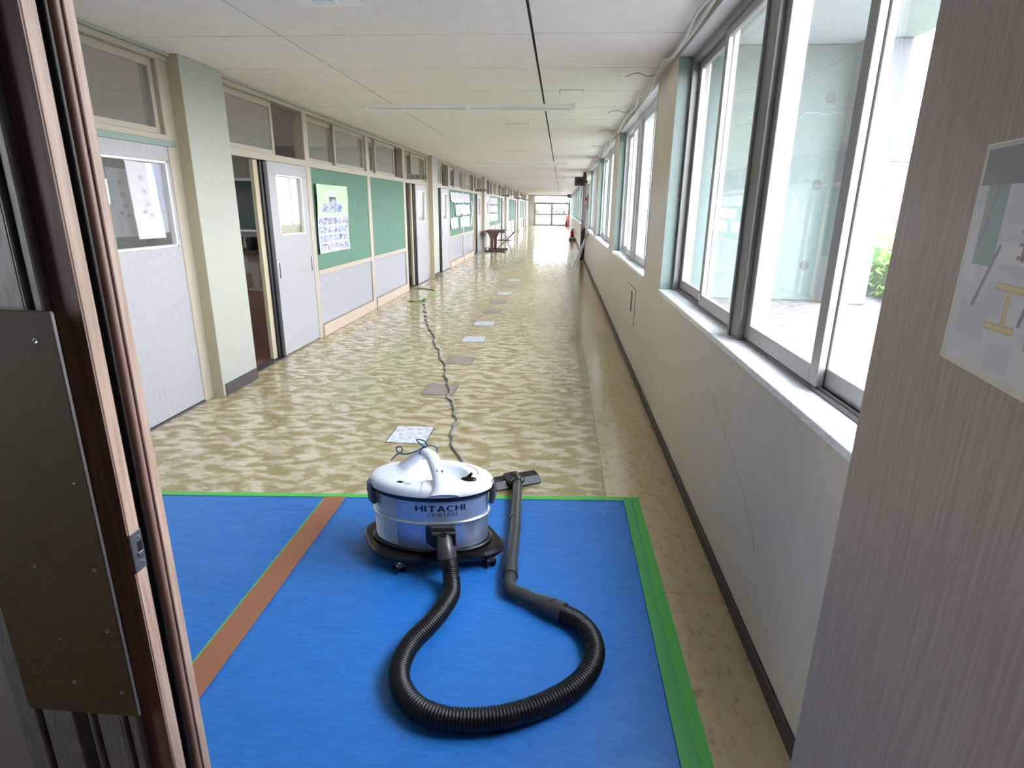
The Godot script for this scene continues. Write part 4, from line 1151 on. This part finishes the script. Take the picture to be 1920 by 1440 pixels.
	for az in [-64.0, 86.0, -108.0, 170.0]:
		var b := Basis(V(0, 1, 0), deg_to_rad(az))
		var t := Transform3D(b, Vector3.ZERO)
		var cl: MeshInstance3D = P.call("lid_clamp", MB.new().obox(t * Transform3D(Basis(V(1, 0, 0), 0.08), V(0, 0.325, 0.279)), V(0.034, 0.036, 0.012), 0.005).obox(t * Transform3D(Basis(), V(0, 0.368, 0.285)), V(0.026, 0.012, 0.007), 0.003), M.grey_plastic)
		P.call("clamp_wire", MB.new().tube([t * V(-0.024, 0.34, 0.293), t * V(-0.024, 0.385, 0.289), t * V(-0.02, 0.396, 0.279), t * V(0.02, 0.396, 0.279), t * V(0.024, 0.385, 0.289), t * V(0.024, 0.34, 0.293)], 0.0028, 8), M.steel, cl)
	# hose port
	var pb := Basis(V(0, 1, 0), deg_to_rad(15.0))
	var pt := Transform3D(pb, Vector3.ZERO)
	var port := MB.new().prism([Vector2(-0.066, 0.24), Vector2(0.066, 0.24), Vector2(0.058, 0.318), Vector2(-0.04, 0.318)], 0.142, 0.232, pt, 0.006)
	var pn: MeshInstance3D = P.call("hose_port", port, M.black_matte)
	P.call("port_hood", MB.new().obox(pt * Transform3D(Basis(V(1, 0, 0), 0.32), V(0.006, 0.222, 0.30)), V(0.052, 0.006, 0.032), 0.003), M.grey_plastic, pn)
	var elbow := even(spline([V(-0.455, 0.19, -2.175), V(-0.446, 0.181, -2.15), V(-0.434, 0.158, -2.12), V(-0.427, 0.13, -2.105)], 8), 0.008)
	part("hose_connector", MB.new().tube(elbow, 0.033, 18).tube([elbow[-6], elbow[-4], elbow[-1]], 0.041, 20), M.grey_plastic, pn)
	part("release_button", MB.new().obox(Transform3D(Basis(V(1, 0, 0), 0.6), V(-0.448, 0.215, -2.145)), V(0.012, 0.004, 0.012), 0.002), M.black_plastic, pn)
	# hose
	var hc := [V(-0.429, 0.138, -2.108), V(-0.414, 0.095, -2.092), V(-0.400, 0.058, -2.05)]
	for q in [[-0.391, -1.985], [-0.408, -1.892], [-0.439, -1.8], [-0.479, -1.71], [-0.494, -1.63], [-0.489, -1.556], [-0.459, -1.488], [-0.406, -1.432], [-0.343, -1.402], [-0.274, -1.392], [-0.175, -1.402], [-0.081, -1.432], [0.009, -1.481], [0.093, -1.548], [0.15, -1.63], [0.174, -1.724], [0.158, -1.814], [0.111, -1.88], [0.045, -1.925]]:
		hc.append(V(q[0], 0.044, q[1]))
	var path := even(spline(hc, 10), 0.0027)
	var rad := []
	for i in path.size(): rad.append([0.0305, 0.0345, 0.0368, 0.0345][i % 4])
	part("hose", MB.new().tube(path, rad, 20), M.black_matte, o)
	# grip elbow, wand, floor nozzle
	var y := 0.042
	var g := [V(0.06, 0.044, -1.918), V(0.02, 0.044, -1.938)]
	var wand: MeshInstance3D = part("wand", MB.new().tube([V(-0.164, y, -2.16), V(-0.166, y, -2.22), V(-0.17, y, -2.5), V(-0.193, 0.05, -2.99)], [0.0315, 0.0285, 0.028, 0.027], 20).tube([V(-0.162, y, -2.13), V(-0.164, y, -2.17)], 0.0335, 20).tube([V(-0.1775, y, -2.6), V(-0.179, y, -2.63)], 0.0305, 20), M.grey_plastic, o)
	part("grip_tube", MB.new().tube(spline([V(-0.164, y, -2.16), V(-0.160, y, -2.07), V(-0.152, y, -2.045), V(-0.13, y, -2.03), V(-0.03, 0.043, -1.972)], 5), 0.028, 18).tube([V(-0.045, 0.043, -1.98), V(-0.025, 0.043, -1.968), V(0.035, 0.044, -1.932), V(0.062, 0.044, -1.915)], [0.028, 0.034, 0.0405, 0.041], 20), M.grey_plastic, wand)
	part("grip_slot", MB.new().obox(Transform3D(Basis(V(0, 1, 0), 0.56), V(0.022, 0.0835, -1.94)), V(0.012, 0.002, 0.004), 0.001), M.black_matte, wand)
	# nozzle: a low bar with a sloping front and a swivel neck
	var dir := V(0.88, 0, -0.475).normalized()
	var nb := Basis(dir, Vector3.UP, dir.cross(Vector3.UP))
	var bar := MB.new()
	var prof := [Vector2(-0.052, 0.004), Vector2(0.058, 0.004), Vector2(0.064, 0.014), Vector2(0.03, 0.046), Vector2(-0.03, 0.05), Vector2(-0.052, 0.03)]
	var tp := Transform3D(Basis(nb.z, dir, V(0, 1, 0)), V(-0.215, 0, -3.085))
	bar.prism(prof, -0.165, 0.145, tp, 0.006)
	var nz: MeshInstance3D = part("floor_nozzle", bar, M.black_matte, o)
	part("nozzle_neck", MB.new().obox(Transform3D(nb, V(-0.222, 0.046, -3.06)), V(0.05, 0.02, 0.06), 0.014).tube(spline([V(-0.225, 0.05, -3.07), V(-0.205, 0.052, -3.03), V(-0.194, 0.052, -2.985)], 5), [0.034, 0.034, 0.034, 0.034, 0.034, 0.033, 0.032, 0.031, 0.0305, 0.03, 0.03], 18), M.black_plastic, nz)
	part("power_cord", M.cord_mesh, M.cord_grey, o)
	# blue string tied on the handle
	var st := func(pts: Array) -> MB: return MB.new().tube(even(spline(pts, 8), 0.006), 0.0032, 6).xf(T)
	var sg := thing("string", "thin dark blue string tied in a bow round the vacuum cleaner's white handle", "string", V(-0.55, 0.5, -2.33))
	part("bow_loop", st.call([V(-0.02, 0.53, 0.0), V(-0.055, 0.56, 0.0), V(-0.05, 0.572, 0.01), V(-0.02, 0.566, 0.02), V(-0.012, 0.545, 0.01), V(-0.03, 0.528, 0.0)]), M.cord_blue, sg)
	part("loose_end", st.call([V(-0.03, 0.53, 0.0), V(-0.07, 0.507, -0.01), V(-0.12, 0.487, -0.03), V(-0.15, 0.497, -0.03), V(-0.155, 0.518, -0.03), V(-0.135, 0.521, -0.03), V(-0.13, 0.502, -0.03), V(-0.16, 0.478, -0.05), V(-0.19, 0.445, -0.07)]), M.cord_blue, sg)
	part("wrap", st.call([V(-0.045, 0.505, 0.03), V(-0.035, 0.53, 0.012), V(0.0, 0.541, 0.0), V(0.028, 0.53, -0.012), V(0.03, 0.505, -0.02)]), M.cord_blue, sg)

# ---------------------------------------------------------------- on the walls and the ceiling
func photo(im: Image, r: Rect2i, rr: RandomNumberGenerator) -> void:
	im.fill_rect(r, rgb(150, 156, 186))
	for i in r.size.x * r.size.y / 22:
		var c: Color = [rgb(96, 128, 204), rgb(120, 150, 220), rgb(226, 228, 240), rgb(56, 52, 62), rgb(196, 166, 146), rgb(84, 92, 130), rgb(170, 176, 200)][rr.randi() % 7]
		var w := rr.randi_range(3, 9)
		var hh := rr.randi_range(4, 11)
		im.fill_rect(Rect2i(r.position.x + rr.randi() % maxi(1, r.size.x - w), r.position.y + rr.randi() % maxi(1, r.size.y - hh), w, hh), c)

func wall_things() -> void:
	var rr := RandomNumberGenerator.new()
	rr.seed = 12
	var im := Image.create(400, 320, false, Image.FORMAT_RGB8)
	im.fill(rgb(178, 202, 168))
	im.fill_rect(Rect2i(0, 150, 400, 170), rgb(202, 212, 206))
	im.fill_rect(Rect2i(130, 26, 120, 24), rgb(226, 230, 240))
	for i in 12: im.fill_rect(Rect2i(142 + i * 8, 33, 5, 10), rgb(140, 150, 200))
	photo(im, Rect2i(74, 88, 78, 42), rr); photo(im, Rect2i(162, 56, 92, 76), rr); photo(im, Rect2i(264, 88, 70, 42), rr)
	im.fill_rect(Rect2i(166, 58, 84, 8), rgb(50, 46, 52))
	for r in 4:
		for c in 6:
			photo(im, Rect2i(10 + c * 65, 154 + r * 41, 61, 34), rr)
	var po := solo("photo_poster", MB.new().grid(14, 10, func(s, t): return V(XW + 0.004 + 0.018 * pow(absf(s - 0.5) * 2.0, 4.0) + 0.006 * sin(t * 7.0), lerpf(1.775, 0.985, t), lerpf(-6.85, -7.86, s) + 0.03 * t)), print_mat(im, 0.55), "pale green poster with rows of small blue-toned photos, on the first pinboard", "poster", V(XW, 0.985, -7.35))
	# sheets of paper on the pinboards past the second pillar
	var pim := Image.create(64, 64, false, Image.FORMAT_RGB8)
	pim.fill(rgb(202, 203, 210))
	for i in 9: pim.fill_rect(Rect2i(7, 8 + i * 6, rr.randi_range(26, 50), 1), rgb(160, 163, 178))
	var pm := print_mat(pim, 0.7)
	var rows := [[1.895, 1.64], [1.585, 1.315], [1.25, 0.965]]
	var ord := ["first", "second", "third", "fourth", "fifth", "sixth", "seventh", "eighth", "ninth"]
	for board in 2:
		var z0: float = [-15.42, -24.0][board]
		var cols: int = [9, 8][board]
		for r in 3:
			for c in cols:
				if board == 0 and r == 1 and c in [0, 1]: continue
				if board == 0 and r == 2 and c == 3: continue
				var za := z0 - c * 0.362
				var ya: float = rows[r][0] + rr.randf_range(-0.012, 0.012)
				var yb: float = rows[r][1] + rr.randf_range(-0.02, 0.02)
				var curl := rr.randf_range(0.01, 0.03)
				var tilt := rr.randf_range(-0.012, 0.012)
				solo("paper_sheet", MB.new().grid(3, 5, func(s, t): return V(XW + 0.004 + curl * t * t + 0.008 * absf(s - 0.5), lerpf(ya, yb, t), lerpf(za, za - 0.33, s) + tilt * t)), pm, "white sheet, %s from left in %s row of the %s sheet-covered pinboards" % [ord[c], ["top", "middle", "bottom"][r], ["nearer", "farther"][board]], "paper", V(XW, yb, za - 0.165), "white sheets pinned on the green boards")
	solo("paper_strip", MB.new().grid(3, 8, func(s, t): return V(XW + 0.006 + 0.012 * sin(t * 5.0), lerpf(1.7, 0.95, t), lerpf(-18.98, -19.2, s) - 0.05 * t)), pm, "long narrow white paper strip at the far end of the nearer sheet boards", "paper", V(XW, 0.95, -19.1))
	# lights: a bare white channel across the corridor
	var first: Node3D = null
	var zs := [-6.55, -14.6, -22.9, -31.5, -40.2, -48.6]
	var ll := ["nearest white ceiling light, a long thin bar across the corridor", "second white ceiling light bar from the doorway", "third white ceiling light bar from the doorway", "fourth white ceiling light bar from the doorway", "fifth ceiling light bar from the doorway", "farthest ceiling light bar, before the end door"]
	for i in 6:
		var at := V(-1.0, YC, zs[i])
		if first:
			copy(first, "ceiling_light", ll[i], at); continue
		first = thing("ceiling_light", ll[i], "light fixture", at, "ceiling lights of the corridor")
		var zz: float = zs[i]
		part("housing", MB.new().prism([Vector2(-0.045, 0), Vector2(0.045, 0), Vector2(0.03, -0.035), Vector2(-0.03, -0.035)], -2.07, 0.07, Transform3D(Basis(V(0, 0, 1), V(1, 0, 0), V(0, 1, 0)), V(0, YC, zz)), 0.003), M.fixture, first)
		part("end_cap", B(-2.11, -2.07, YC - 0.05, YC, zz - 0.046, zz + 0.046, 0.006), M.fixture, first)
		part("end_cap", B(0.07, 0.11, YC - 0.05, YC, zz - 0.046, zz + 0.046, 0.006), M.fixture, first)
		for x in [[-2.05, -1.02], [-0.98, 0.05]]:
			part("tube", MB.new().tube([V(x[0], YC - 0.05, zz), V(x[1], YC - 0.05, zz)], 0.013, 12), M.fixture, first)
	var hl := ["white access hatch in the ceiling near the window side", "second ceiling hatch, in the middle boards", "third small ceiling hatch, far along the middle boards"]
	var hz := [[0.05, -5.86, 0.2, 0.2], [-0.6, -8.1, 0.26, 0.26], [-0.9, -11.86, 0.5, 0.3]]
	for i in 3:
		var h: Array = hz[i]
		var o := thing("ceiling_hatch", hl[i], "hatch", V(h[0], YC, h[1]), "ceiling hatches")
		part("lid", B(h[0] - h[2] / 2, h[0] + h[2] / 2, YC - 0.006, YC, h[1] - h[3] / 2, h[1] + h[3] / 2, 0.002), M.ceiling, o)
		part("rim", B(h[0] - h[2] / 2 - 0.008, h[0] + h[2] / 2 + 0.008, YC - 0.003, YC, h[1] - h[3] / 2 - 0.008, h[1] + h[3] / 2 + 0.008), M.olive, o)
	var cp := thing("ceiling_plate", "small white cover plate at the top edge of the view, on the near ceiling", "ceiling plate", V(-1.24, YC, -3.3))
	part("base", B(-1.42, -1.08, YC - 0.005, YC, -3.44, -3.16, 0.002), M.fixture, cp)
	part("button", B(-1.3, -1.18, YC - 0.02, YC - 0.005, -3.36, -3.3, 0.004), M.white_plastic, cp)
	# flush hatch in the window wall
	var wh := thing("wall_hatch", "flush painted hatch with a pale pull handle, low in the window wall", "hatch", V(XR, 0.5, -6.0))
	part("door_leaf", B(XR - 0.004, XR + 0.01, 0.45, 0.79, -6.35, -5.70, 0.002), M.wall_right, wh)
	part("gap", B(XR - 0.003, XR, 0.44, 0.79, -5.698, -5.684), M.black_matte, wh)
	part("gap", B(XR - 0.003, XR, 0.791, 0.8, -6.3, -5.69), M.dark_metal, wh)
	part("pull_handle", B(XR - 0.02, XR - 0.004, 0.565, 0.735, -5.99, -5.93, 0.006), mat(rgb(222, 216, 190), 0.4), wh)
	part("handle_plate", B(XR - 0.007, XR - 0.003, 0.545, 0.755, -6.02, -5.90, 0.002), M.dark_metal, wh)
	# white cables slung along the top of the window wall
	for c in 2:
		var pts := []
		var z := -0.95
		while z > -30.0:
			pts.append(V(XR - 0.03 - 0.02 * c - rng.randf() * 0.03, YC - 0.025 - rng.randf() * 0.05, z))
			z -= rng.randf_range(0.25, 0.6)
		solo("cable", MB.new().tube(even(spline(pts, 5), 0.05), 0.014 - 0.004 * c, 8), M.cable_white, ["thicker white cable slung along the top of the window wall", "thinner white cable slung beside the thick one over the windows"][c], "cable", V(XR - 0.05, YC - 0.05, -12))
	var wi := 0
	for z in [-5.1, -6.9, -8.5, -10.6, -12.8]:
		var pts := [V(XR - 0.05, YC - 0.012, z), V(XR - 0.12, YC - 0.03, z + 0.05), V(XR - 0.2, YC - 0.018, z + 0.1), V(XR - 0.28, YC - 0.03, z + 0.02)]
		solo("wire_end", MB.new().tube(spline(pts, 5), 0.0026, 5), M.dark_metal, "loose end of dark wire under the ceiling, %s over the window wall" % ["nearest", "second", "third", "fourth", "farthest"][wi], "wire", V(XR - 0.1, YC - 0.03, z), "loose wire ends")
		wi += 1

func far_things() -> void:
	# desk seen from its end
	var d := thing("school_desk", "dark brown desk on flared end panels by the left wall far down the corridor", "desk", V(-2.31, 0, -21.6))
	part("desktop", MB.new().prism([Vector2(-2.67, -0.735), Vector2(-1.95, -0.735), Vector2(-1.94, -0.70), Vector2(-2.02, -0.645), Vector2(-2.12, -0.66), Vector2(-2.67, -0.69)], -0.6, 0.6, Transform3D(Basis(V(1, 0, 0), V(0, 0, 1), V(0, -1, 0)), V(0, 0, -21.7)), 0.008), M.dark_wood, d)
	for z in [-21.12, -22.28]:
		part("end_panel", MB.new().prism([Vector2(-2.62, -0.69), Vector2(-2.2, -0.67), Vector2(-2.29, -0.6), Vector2(-2.36, -0.45), Vector2(-2.37, -0.05), Vector2(-2.47, -0.05), Vector2(-2.48, -0.45), Vector2(-2.54, -0.6)], -0.025, 0.025, Transform3D(Basis(V(1, 0, 0), V(0, 0, 1), V(0, -1, 0)), V(0, 0, z)), 0.004), M.dark_wood, d)
		part("foot", B(-2.68, -1.95, 0, 0.055, z - 0.03, z + 0.03, 0.012), M.base_dark, d)
	var c := folding_chair("folding_chair", "open folding chair with thin dark legs standing beside the far desk")
	c.position = V(-1.9, 0, -21.4)
	var l := thing("folded_chair", "folded steel chair leaning on the window wall, catching the light", "chair", V(0.56, 0, -16.2))
	for z in [-16.35, -16.02]:
		part("leg", MB.new().tube([V(0.37, 0.018, z), V(0.71, 0.86, z)], 0.018, 10), M.silver_bright, l)
		part("rear_leg", MB.new().tube([V(0.47, 0.014, z + 0.03), V(0.56, 0.36, z + 0.03), V(0.66, 0.72, z + 0.03)], 0.011, 10), M.silver_bright, l)
	part("crossbar", MB.new().tube([V(0.375, 0.02, -16.35), V(0.375, 0.02, -16.02)], 0.012, 10), M.silver_bright, l)
	part("seat", MB.new().obox(Transform3D(Basis(V(0, 0, 1), -0.39), V(0.565, 0.49, -16.185)), V(0.014, 0.2, 0.15), 0.01), M.steel, l)
	part("backrest", MB.new().obox(Transform3D(Basis(V(0, 0, 1), -0.39), V(0.69, 0.82, -16.185)), V(0.02, 0.07, 0.18), 0.012), M.dark_metal, l)
	# fire extinguishers
	var e := extinguisher(V(0.575, 0, -30.3), "red fire extinguisher on a dark stand by the right wall, the nearer one")
	copy(e, "fire_extinguisher", "red fire extinguisher beside the far end door", V(0.45, 0, -50.0))
	var sg := thing("red_stand_sign", "small pinkish red stand behind the far extinguisher", "stand", V(0.55, 0, -51.2))
	part("post", B(0.53, 0.56, 0, 1.0, -51.22, -51.19, 0.004), M.pink, sg)
	part("panel", B(0.38, 0.66, 0.5, 0.95, -51.2, -51.18, 0.004), M.pink, sg)
	var st := thing("hose_reel_box", "low grey box on the floor before the nearer fire extinguisher", "box", V(0.57, 0, -29.5))
	part("body", B(0.42, 0.74, 0.0, 0.1, -29.9, -29.2, 0.01), M.dark_metal, st)
	part("top_lip", B(0.41, 0.74, 0.1, 0.125, -29.92, -29.18, 0.006), M.alu, st)
	# loudspeakers
	for q in [["dark loudspeaker box under the ceiling by the right wall, the nearer one", -17.5], ["dark loudspeaker box high up near the far end door", -40.5]]:
		var z: float = q[1]
		var o := thing("loudspeaker", q[0], "loudspeaker", V(0.5, 2.14, z), "loudspeakers by the window wall")
		part("cabinet", B(0.345, 0.64, 2.14, 2.38, z - 0.22, z, 0.01), M.dark_box, o)
		part("grille", MB.new().lathe([Vector2(0.085, 0), Vector2(0.082, 0.006), Vector2(0.06, 0.004), Vector2(0.03, 0.009), Vector2(0, 0.01)], 28, Transform3D(Basis(V(1, 0, 0), PI / 2), V(0.48, 2.26, z))), M.black_matte, o)
		part("bracket", B(0.64, XR, 2.22, 2.3, z - 0.14, z - 0.08, 0.004), M.dark_metal, o)
	var bx := thing("junction_box", "beige box high on the window wall beside the nearer loudspeaker", "box", V(0.68, 2.3, -16.6))
	part("case", B(0.64, XR, 2.24, 2.5, -16.75, -16.55, 0.008), M.beige, bx)
	part("bottom_nipple", MB.new().tube([V(0.69, 2.24, -16.65), V(0.69, 2.17, -16.65)], 0.02, 10), M.cream, bx)
	# shutter post with the alarm
	var ps := thing("shutter_post", "dark narrow shutter post standing out from the window wall", "post", V(0.68, 0, -18.3), "", "structure")
	part("rail", B(0.61, XR, 0, YC, -18.45, -18.3, 0.005), M.dark_box, ps)
	part("inner_rail", B(0.64, XR, 0, YC, -18.52, -18.45, 0.005), M.alu, ps)
	var al := thing("fire_alarm", "fire alarm panel with a red lamp on the pier past the leaning chair", "alarm", V(0.7, 1.55, -17.2))
	part("panel", B(0.70, XR, 1.5, 1.9, -17.35, -17.05, 0.006), M.beige, al)
	part("lamp", MB.new().lathe([Vector2(0.05, 0), Vector2(0.045, 0.03), Vector2(0.025, 0.05), Vector2(0, 0.055)], 20, Transform3D(Basis(V(0, 0, 1), PI / 2), V(0.70, 1.78, -17.2))), M.red, al)
	part("button", MB.new().lathe([Vector2(0.03, 0), Vector2(0.028, 0.008), Vector2(0, 0.01)], 16, Transform3D(Basis(V(0, 0, 1), PI / 2), V(0.70, 1.6, -17.2))), M.black_matte, al)

func folding_chair(called: String, label: String) -> Node3D:
	var o := thing(called, label, "chair", Vector3.ZERO)
	for z in [-0.2, 0.2]:
		part("front_leg", MB.new().tube([V(-0.45, 0.012, z), V(-0.02, 0.40, z), V(0.27, 0.70, z)], 0.012, 8), M.dark_metal, o, true)
		part("rear_leg", MB.new().tube([V(0.0, 0.39, z * 0.9), V(0.16, 0.012, z * 0.9)], 0.012, 8), M.dark_metal, o, true)
	part("seat", MB.new().obox(Transform3D(Basis(), V(-0.1, 0.395, 0)), V(0.24, 0.012, 0.19), 0.01), M.dark_box, o, true)
	part("backrest", MB.new().obox(Transform3D(Basis(V(0, 0, 1), 0.75), V(0.235, 0.675, 0)), V(0.075, 0.012, 0.2), 0.01), M.dark_box, o, true)
	part("crossbar", MB.new().tube([V(-0.44, 0.02, -0.2), V(-0.44, 0.02, 0.2)], 0.009, 8), M.dark_metal, o, true)
	return o

func extinguisher(at: Vector3, label: String) -> Node3D:
	var o := thing("fire_extinguisher", label, "fire extinguisher", at, "red fire extinguishers")
	part("stand", B(at.x - 0.13, at.x + 0.13, 0, 0.05, at.z - 0.13, at.z + 0.13, 0.01), M.dark_metal, o)
	part("cylinder", MB.new().lathe([Vector2(0, 0.05), Vector2(0.08, 0.05), Vector2(0.085, 0.07), Vector2(0.085, 0.38), Vector2(0.07, 0.44), Vector2(0.03, 0.47), Vector2(0.025, 0.5), Vector2(0, 0.5)], 24, Transform3D(Basis(), V(at.x, 0, at.z))), M.red, o)
	part("valve_lever", B(at.x - 0.02, at.x + 0.11, 0.5, 0.53, at.z - 0.015, at.z + 0.015, 0.006), M.black_matte, o)
	part("hose", MB.new().tube(spline([V(at.x + 0.03, 0.49, at.z), V(at.x + 0.12, 0.45, at.z), V(at.x + 0.125, 0.25, at.z), V(at.x + 0.1, 0.12, at.z)], 5), 0.012, 8), M.black_matte, o)
	return o
